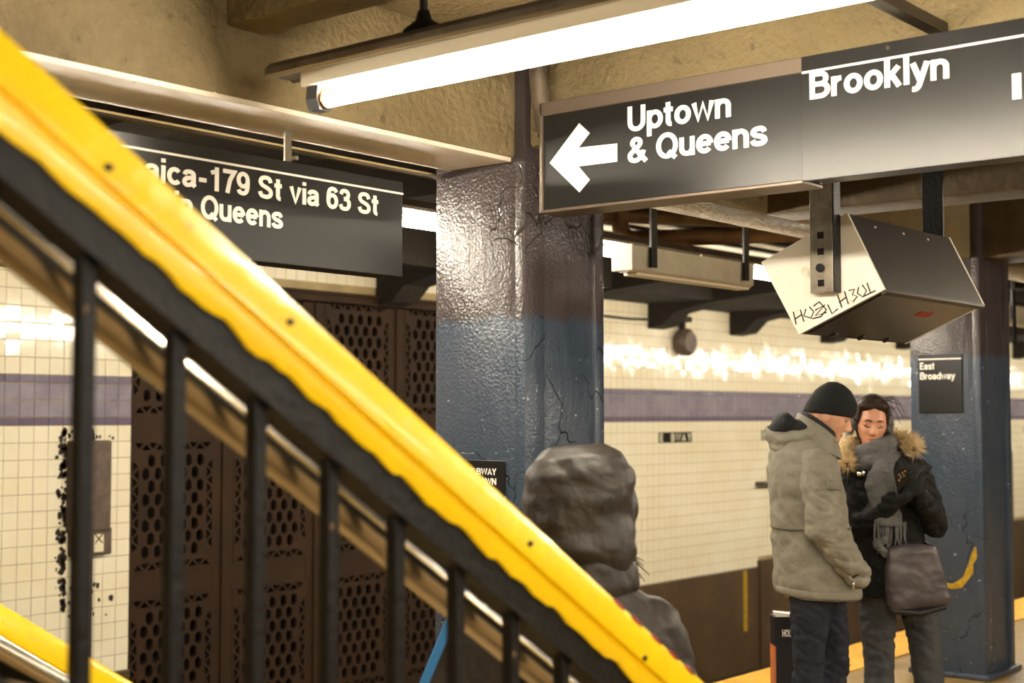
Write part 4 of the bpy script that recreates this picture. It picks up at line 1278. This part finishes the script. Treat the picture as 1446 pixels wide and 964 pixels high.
hbnd = MB().tube([HW @ Vector((math.cos(t) * .092, 0.018, 0.012 + math.sin(t) * .124)) for t in [R(10 + 160 * k / 18) for k in range(19)]], .0055, 8)
em_ = wear(wom, 'earmuff_band', hbnd, 'muff')
for sx in (-1, 1):
    mf = MB().loft([[HW @ Vector((sx * (0.076 + d), 0.004 + math.cos(t) * r, -0.004 + math.sin(t) * r * 1.15)) for t in [2 * math.pi * i / 20 for i in range(20)]] for d, r in ((-.012, .028), (0.0, .036), (.014, .037), (.024, .030), (.028, .014))])
    wear(wom, 'earmuff', baked(mf, 0.005, 2, 0.003, 40), 'muff', em_)
ct = MB()
ct.loft([ring((wx(cx), 0.01, wz(y)), rx, ry, 30, 0, 0, 2.3) for y, cx, rx, ry in
         ((838, 1256, .196, .155), (800, 1254, .188, .152), (760, 1250, .172, .146), (725, 1248, .165, .142), (695, 1248, .176, .145), (668, 1248, .188, .135), (652, 1247, .165, .115), (640, 1244, .115, .095), (630, 1240, .09, .085))])
limb(ct, [(wx(1292), 0.01, wz(668)), (wx(1313), -.05, wz(737)), (wx(1283), -.215, wz(702))], [.073, .066, .048], 18)
limb(ct, [(wx(1204), 0.01, wz(668)), (wx(1202), -.05, wz(744)), (wx(1243), -.215, wz(704))], [.073, .066, .048], 18)
coat = wear(wom, 'coat', baked(ct, 0.008, 4, 0.006, 9, 8.0, ridge=0.010, rscale=9), 'puffer_black')
def wrap(c, rx, ry, rt, rh, tilt, n=30, wob=0.0):
    rings = []
    for k in range(n):
        a = 2 * math.pi * k / n
        d = Vector((math.cos(a), math.sin(a), 0))
        p = Vector(c) + Vector((d.x * rx, d.y * ry, -d.x * rx * math.tan(tilt) + wob * math.sin(3 * a)))
        rings.append([p + d * (math.cos(t) * rt) + Vector((0, 0, math.sin(t) * rh)) for t in [2 * math.pi * i / 12 for i in range(12)]])
    return MB().loft(rings, closed=True)
sc_ = MB()
for args in (((wx(1231), 0.0, wz(634)), .082, .090, .038, .050, R(-18)), ((wx(1232), -.005, wz(648)), .094, .100, .036, .038, R(-10))):
    w_ = wrap(*args, wob=.004)
    sc_.add(w_.v, w_.f)
sc_.ball((wx(1239), -.135, wz(652)), (.042, .038, .038), 18, 12)
sc_.loft([[(wx(cx) + math.cos(t) * w, y0 + math.sin(t) * d, wz(py)) for t in [2 * math.pi * i / 18 for i in range(18)]] for py, cx, w, d, y0 in
          ((650, 1236, .030, .026, -.140), (664, 1229, .062, .034, -.165), (682, 1228, .076, .036, -.180), (700, 1231, .070, .032, -.182), (716, 1236, .064, .026, -.180), (738, 1239, .070, .022, -.178))])
scarf = wear(wom, 'scarf', baked(sc_, 0.007, 3, 0.006, 16, 2), 'scarf')
fg = MB()
for k in range(15):
    x = wx(1219) + (wx(1262) - wx(1219)) * k / 14
    y = -.178 + rs.uniform(-.012, .012)
    zb = wz(778 - abs(k - 6) * 1.2 + rs.uniform(-4, 3))
    fg.tube([(x, y, wz(732)), (x + rs.uniform(-.006, .006), y - .004, (wz(732) + zb) / 2), (x + rs.uniform(-.014, .014), y, zb)], [.006, .0055, .004], 7)
tag(wear(wom, 'fringe', fg, 'scarf', scarf), kind='stuff')
pm = MB()
for k, (a, b_) in enumerate(((1226, 768), (1233, 774), (1221, 760), (1230, 756))):
    pm.ball((wx(a), -.19, wz(b_)), .022, 12, 8)
wear(wom, 'pompoms', baked(pm, 0.006, 1, .006, 40), 'scarf', scarf)
# fur edged hood lying round the shoulders
hood = MB()
arc_pts = [(wx(1189), -.085, wz(656)), (wx(1192), -.02, wz(640)), (wx(1205), .07, wz(628)), (wx(1234), .115, wz(622)), (wx(1262), .07, wz(618)), (wx(1280), -.02, wz(623)), (wx(1284), -.075, wz(634))]
hood.tube(arc_pts, [.016, .024, .034, .04, .034, .024, .016], 14)
for p, r in zip(arc_pts, [.016, .024, .034, .04, .034, .024, .016]): hood.ball(p, r)
hood_o = wear(wom, 'hood', baked(hood, 0.008, 2, .006, 14), 'puffer_black')
fu = MB()
pts_f = [Vector(p) for p in arc_pts]
for k in range(4200):
    t = rs.uniform(0, len(pts_f) - 1.001)
    i = int(t)
    p = pts_f[i].lerp(pts_f[i + 1], t - i)
    d = Vector((rs.gauss(0, 1), rs.gauss(0, 1) - .3, rs.gauss(0, 1) + .5)).normalized()
    L = rs.uniform(.050, .078) * (1.0 if p.y < .05 else .8)
    q = d.orthogonal().normalized() * .0026
    q2 = d.cross(q).normalized() * .0026
    a_ = p + d * .012
    tip = p + d * L + Vector((rs.gauss(0, .008), rs.gauss(0, .008), rs.gauss(0, .008) - .006))
    fu.add([a_ + q, a_ - q * .5 + q2, a_ - q * .5 - q2, tip], [(0, 1, 3), (1, 2, 3), (2, 0, 3)])
tag(wear(wom, 'fur_trim', fu, 'fur', hood_o), kind='stuff')
bk_ = MB().box(wx(1199), wx(1205), -.14, -.125, wz(670), wz(664), .002)
bk_.box(wx(1206), wx(1210), -.14, -.125, wz(669), wz(663), .002)
wear(wom, 'buckle', bk_, 'metal_bright', coat)
gl = MB()
limb(gl, [(wx(1277), -.24, wz(696)), (wx(1275), -.275, wz(689))], [.034, .030], 14)
limb(gl, [(wx(1250), -.24, wz(699)), (wx(1256), -.275, wz(693))], [.034, .030], 14)
hand(gl, frame((wx(1276), -.268, wz(690)), (-.18, -.25, .95), (-.9, .3, .1)), -1, .62, 1.0)
hand(gl, frame((wx(1256), -.272, wz(694)), (.35, -.30, .88), (-.6, -.8, .2)), 1, .62, 1.0)
wear(wom, 'gloves', baked(gl, 0.0045, 2), 'glove')
jw = MB()
for pts in ([(1240, 815), (1234, 880), (1236, 925), (1236, 990), (1232, 1058)], [(1283, 815), (1297, 880), (1303, 925), (1307, 990), (1312, 1058)]):
    limb(jw, [(wx(x), 0.0, wz(y)) for x, y in pts], [.108, .080, .072, .070, .084], 20)
wear(wom, 'jeans', baked(jw, 0.008, 3, 0.006, 10, 1, ridge=0.006, rscale=10), 'jeans_grey')
for x, dx in ((1233, -.1), (1312, .15)):
    wear(wom, 'shoe', shoe(MB(), wx(x), -.01, dx, -1), 'shoe')

# phone in her gloves
ph = thing('phone', spot(1272, WZ - .32), 'dark phone with shiny marks held in black gloves', 'phone', rz=FACE_ROT)
Kp = 2008 / (WZ - .32)
pc = Matrix.Translation((0.012, 0.028, 1.6 - (681 - 586) / Kp)) @ Matrix.Rotation(R(-20), 4, 'Y') @ Matrix.Rotation(R(28), 4, 'X')
def ph_part(name, b, m):
    b.v = [(pc @ Vector(v))[:] for v in b.v]
    part(ph, name, b, m, local=True)
ph_part('case', MB().box(-.035, .035, -.005, .005, -.07, .07, .004), 'phone')
ph_part('screen', MB().box(-.031, .031, .0045, .006, -.062, .062), 'display_screen')
gb = MB()
for x, z in ((-.012, .052), (.004, .056), (.018, .060), (-.008, .036), (.008, .040), (-.018, .024)):
    gb.box(x - .004, x + .004, -.0075, -.004, z - .006, z + .006, .001)
ph_part('shiny_mark', gb, 'metal_bright')

# leather messenger bag on her hip
BZ = WZ - .17
KB = 2008 / BZ
sb = thing('shoulder_bag', spot(1290, BZ), 'grey leather messenger bag hanging at the hip of the scarfed person', 'bag', rz=FACE_ROT)
def bx_(px): return (px - 1290) / KB
def bz_(py): return 1.6 - (py - 586) / KB
def bag_outline(k, inset=0.0):
    P = [(1247, 771), (1262, 767), (1290, 766), (1312, 768), (1318, 774), (1327, 812), (1334, 841), (1330, 850), (1290, 856), (1251, 860), (1246, 850), (1244, 800)]
    cx, cy = 1289, 812
    return [(bx_(cx + (x - cx) * k), bz_(cy + (y - cy) * k)) for x, y in P]
bg = MB()
bg.loft([[(x, d, z) for x, z in bag_outline(k)] for d, k in ((.045, .90), (.03, .97), (-.02, .97), (-.04, .90))])
part(sb, 'body', bg, 'leather_dark', True, local=True)
fl = MB().loft([[(x, d, z) for x, z in bag_outline(k)] for d, k in ((-.012, 1.0), (-.040, 1.0), (-.056, .95), (-.064, .80), (-.066, .5))])
me = baked(fl, 0.006, 3, 0.006, 9, 4, ridge=0.0015, rscale=7)
fo = link('flap', me, 'leather', sb)
lo_ = MB().tube([(bx_(x), -.045, bz_(y)) for x, y in ((1252, 858), (1290, 861), (1326, 852))], [.016, .018, .014], 10)
part(sb, 'lower_edge', lo_, 'leather_dark', True, local=True)
part(sb, 'strap', MB().tube([(bx_(1252), .0, bz_(775)), (bx_(1236), .02, bz_(720)), (bx_(1228), .05, bz_(660)), (bx_(1236), .13, bz_(640)), (bx_(1250), .30, bz_(660)), (bx_(1300), .33, bz_(760)), (bx_(1318), .02, bz_(772))], .012, 8, 0.35), 'leather_dark', True, local=True)

# dark paper shopping bag standing behind the man
GZ = 6.95
KG = 2008 / GZ
gbag = thing('shopping_bag', spot(1124, GZ), 'dark paper shopping bag with white tissue on the floor behind the parka', 'shopping bag', rz=FACE_ROT)
def gx(px): return (px - 1124) / KG
def gz(py): return 1.6 - (py - 586) / KG
zt = gz(866)
part(gbag, 'front', MB().loft([[(gx(1089), -.06, 0), (gx(1148), -.06, 0), (gx(1148), .06, 0), (gx(1089), .06, 0)], [(gx(1087), -.055, zt), (gx(1149), -.055, zt), (gx(1149), .055, zt), (gx(1087), .055, zt)]]), 'bag_black', local=True)
part(gbag, 'gusset', MB().loft([[(gx(1148) + .001, -.058, 0.003), (gx(1160), -.03, 0.003), (gx(1160), .03, 0.003), (gx(1148) + .001, .058, 0.003)], [(gx(1149) + .001, -.053, zt - .03), (gx(1160), -.03, zt - .05), (gx(1160), .03, zt - .05), (gx(1149) + .001, .053, zt - .03)]]), 'bag_orange', local=True)
part(gbag, 'side_edge', MB().box(gx(1087), gx(1089), -.058, .058, .004, zt - .14), 'bag_orange', local=True)
part(gbag, 'tissue', MB().loft([[(gx(1092), -.05, zt - .01), (gx(1146), -.05, zt - .01), (gx(1146), .05, zt - .01), (gx(1092), .05, zt - .01)], [(gx(1089), -.045, zt + .022), (gx(1130), -.04, zt + .004), (gx(1130), .04, zt + .006), (gx(1090), .045, zt + .018)]]), 'tissue', local=True)
for l in letters('HOLLISTER', gx(1098), gx(1131), gz(893), .034, .0006):
    l.v = [(x, -.0585 + (y * .0) - z, y) for x, y, z in l.v]
    part(gbag, 'letter', l, 'tissue', local=True)

# ---- hooded person at the foot of the stairs, seen from behind
PZ = 3.75
KP = 2008 / PZ
def px_(p): return (p - 815) / KP
def pz_(p): return 1.6 - (p - 586) / KP
hp = person(spot(815, PZ), 'person in a dark hooded puffer coat with the hood up, seen from behind')
HP = head_frame((px_(822), .03, pz_(712)), (.8, .6, 0), R(12))
hr_ = head_rings(.068, .088, .112)
body = MB()
body.loft([[HP @ p for p in r] for r in hr_])
limb(body, [HP @ Vector((0, .02, -.06)), (px_(826), 0, pz_(830))], [.05, .055])
body.loft([ring((px_(828), 0, pz_(y)), rx, ry) for y, rx, ry in ((830, .06, .06), (865, .12, .08), (960, .15, .10), (1060, .15, .11))])
for q in (-1, 1):
    limb(body, [(px_(828) + q * .09, 0, pz_(1060)), (px_(828) + q * .10, 0, .45), (px_(828) + q * .10, 0, .08)], [.085, .06, .045])
    limb(body, [(px_(828) + q * .15, 0, pz_(895)), (px_(828) + q * .23, 0, pz_(1010)), (px_(828) + q * .24, 0, pz_(1110))], [.04, .036, .030])
wear(hp, 'body', baked(body, 0.007, 1), 'skin_man')
ho = MB()
ho.loft([ring((px_(cx), cy, pz_(y)), rx, ry, 30, R(tl), 0, 2.5) for y, cx, rx, ry, cy, tl in
         ((800, 828, .118, .125, .01, 4), (770, 822, .135, .142, .01, 3), (735, 818, .146, .150, .02, 0), (700, 817, .148, .152, .02, -3), (668, 818, .138, .145, .02, -4), (645, 818, .112, .12, .02, -4), (630, 817, .07, .08, .02, -4))])
ho.ball((px_(868), .03, pz_(690)), (.052, .11, .085), 18, 12)
ho.tube([(px_(x), y, pz_(z)) for x, y, z in ((846, .10, 634), (872, .09, 648), (886, .07, 680), (889, .06, 712), (887, .06, 738), (874, .07, 768))], [.020, .024, .026, .026, .022, .016], 12)
hood_o = wear(hp, 'hood', baked(ho, 0.006, 4, 0.010, 7, 6, ridge=0.0065, rscale=4.5), 'puffer_brown')
hc = MB()
hc.loft([ring((px_(832), .0, pz_(y)), rx, ry, 30, R(2), 0, 2.2) for y, rx, ry in ((838, .112, .115), (820, .128, .13), (795, .122, .128), (775, .10, .11))])
wear(hp, 'collar', baked(hc, 0.007, 3, 0.005, 9, 2, ridge=0.006, rscale=6), 'puffer_brown', hood_o)
pc_ = MB()
pc_.loft([ring((px_(cx), .0, pz_(y)), rx, ry, 30, 0, 0, 2.3) for y, cx, rx, ry in
          ((1200, 826, .26, .20), (1100, 826, .255, .195), (1000, 828, .245, .185), (920, 830, .235, .175), (875, 832, .215, .155), (848, 834, .165, .135), (828, 834, .115, .12))])
limb(pc_, [(px_(828) - .19, 0, pz_(882)), (px_(828) - .27, -.02, pz_(1010)), (px_(828) - .26, -.04, pz_(1120))], [.085, .08, .06], 18)
limb(pc_, [(px_(828) + .17, 0, pz_(885)), (px_(828) + .235, .0, pz_(1010)), (px_(828) + .24, .02, pz_(1120))], [.085, .08, .06], 18)
wear(hp, 'coat', baked(pc_, 0.009, 4, 0.006, 8, 9, ridge=0.006, rscale=5), 'puffer_brown')
tr = MB()
for q in (-1, 1):
    limb(tr, [(px_(828) + q * .10, 0, .55), (px_(828) + q * .105, 0, .30), (px_(828) + q * .105, 0, .07)], [.10, .08, .07])
wear(hp, 'trousers', baked(tr, 0.011, 3, .006, 9), 'knit_black')
for q in (-1, 1):
    wear(hp, 'shoe', shoe(MB(), px_(828) + q * .105, 0, .8, .6), 'shoe')
sd = MB()
for k in range(12):
    a = Vector((px_(884) + rs.uniform(-.01, .01), .06, pz_(790 + rs.uniform(-14, 14))))
    b_ = a + Vector((rs.uniform(.02, .06), rs.uniform(0, .02), rs.uniform(-.06, .0)))
    sd.tube([a, (a + b_) / 2 + Vector((0, 0, .008)), b_], [.003, .002, .0008], 5)
tag(wear(hp, 'loose_hair', sd, 'hair_brown'), kind='stuff')
# bag with a blue edge on the same person's far shoulder
tb = thing('tote_bag', spot(690, 3.62), 'dark tote bag with a bright blue edge beside the hooded person', 'bag', rz=FACE_ROT)
KT = 2008 / 3.62
def tx(p): return (p - 690) / KT
def tz(p): return 1.6 - (p - 586) / KT
part(tb, 'body', MB().loft([[(tx(x), d, tz(y)) for x, y in ((672, 815), (720, 815), (735, 1010), (580, 1010))] for d in (-.03, .03)]), 'puffer_brown', local=True)
part(tb, 'blue_edge', MB().loft([[(tx(x) + o, d, tz(y)) for o, d in ((0, -.036), (.024, -.036), (.024, .036), (0, .036))] for x, y in ((664, 806), (640, 850), (606, 930), (572, 1012))]), 'blue_strap', local=True)
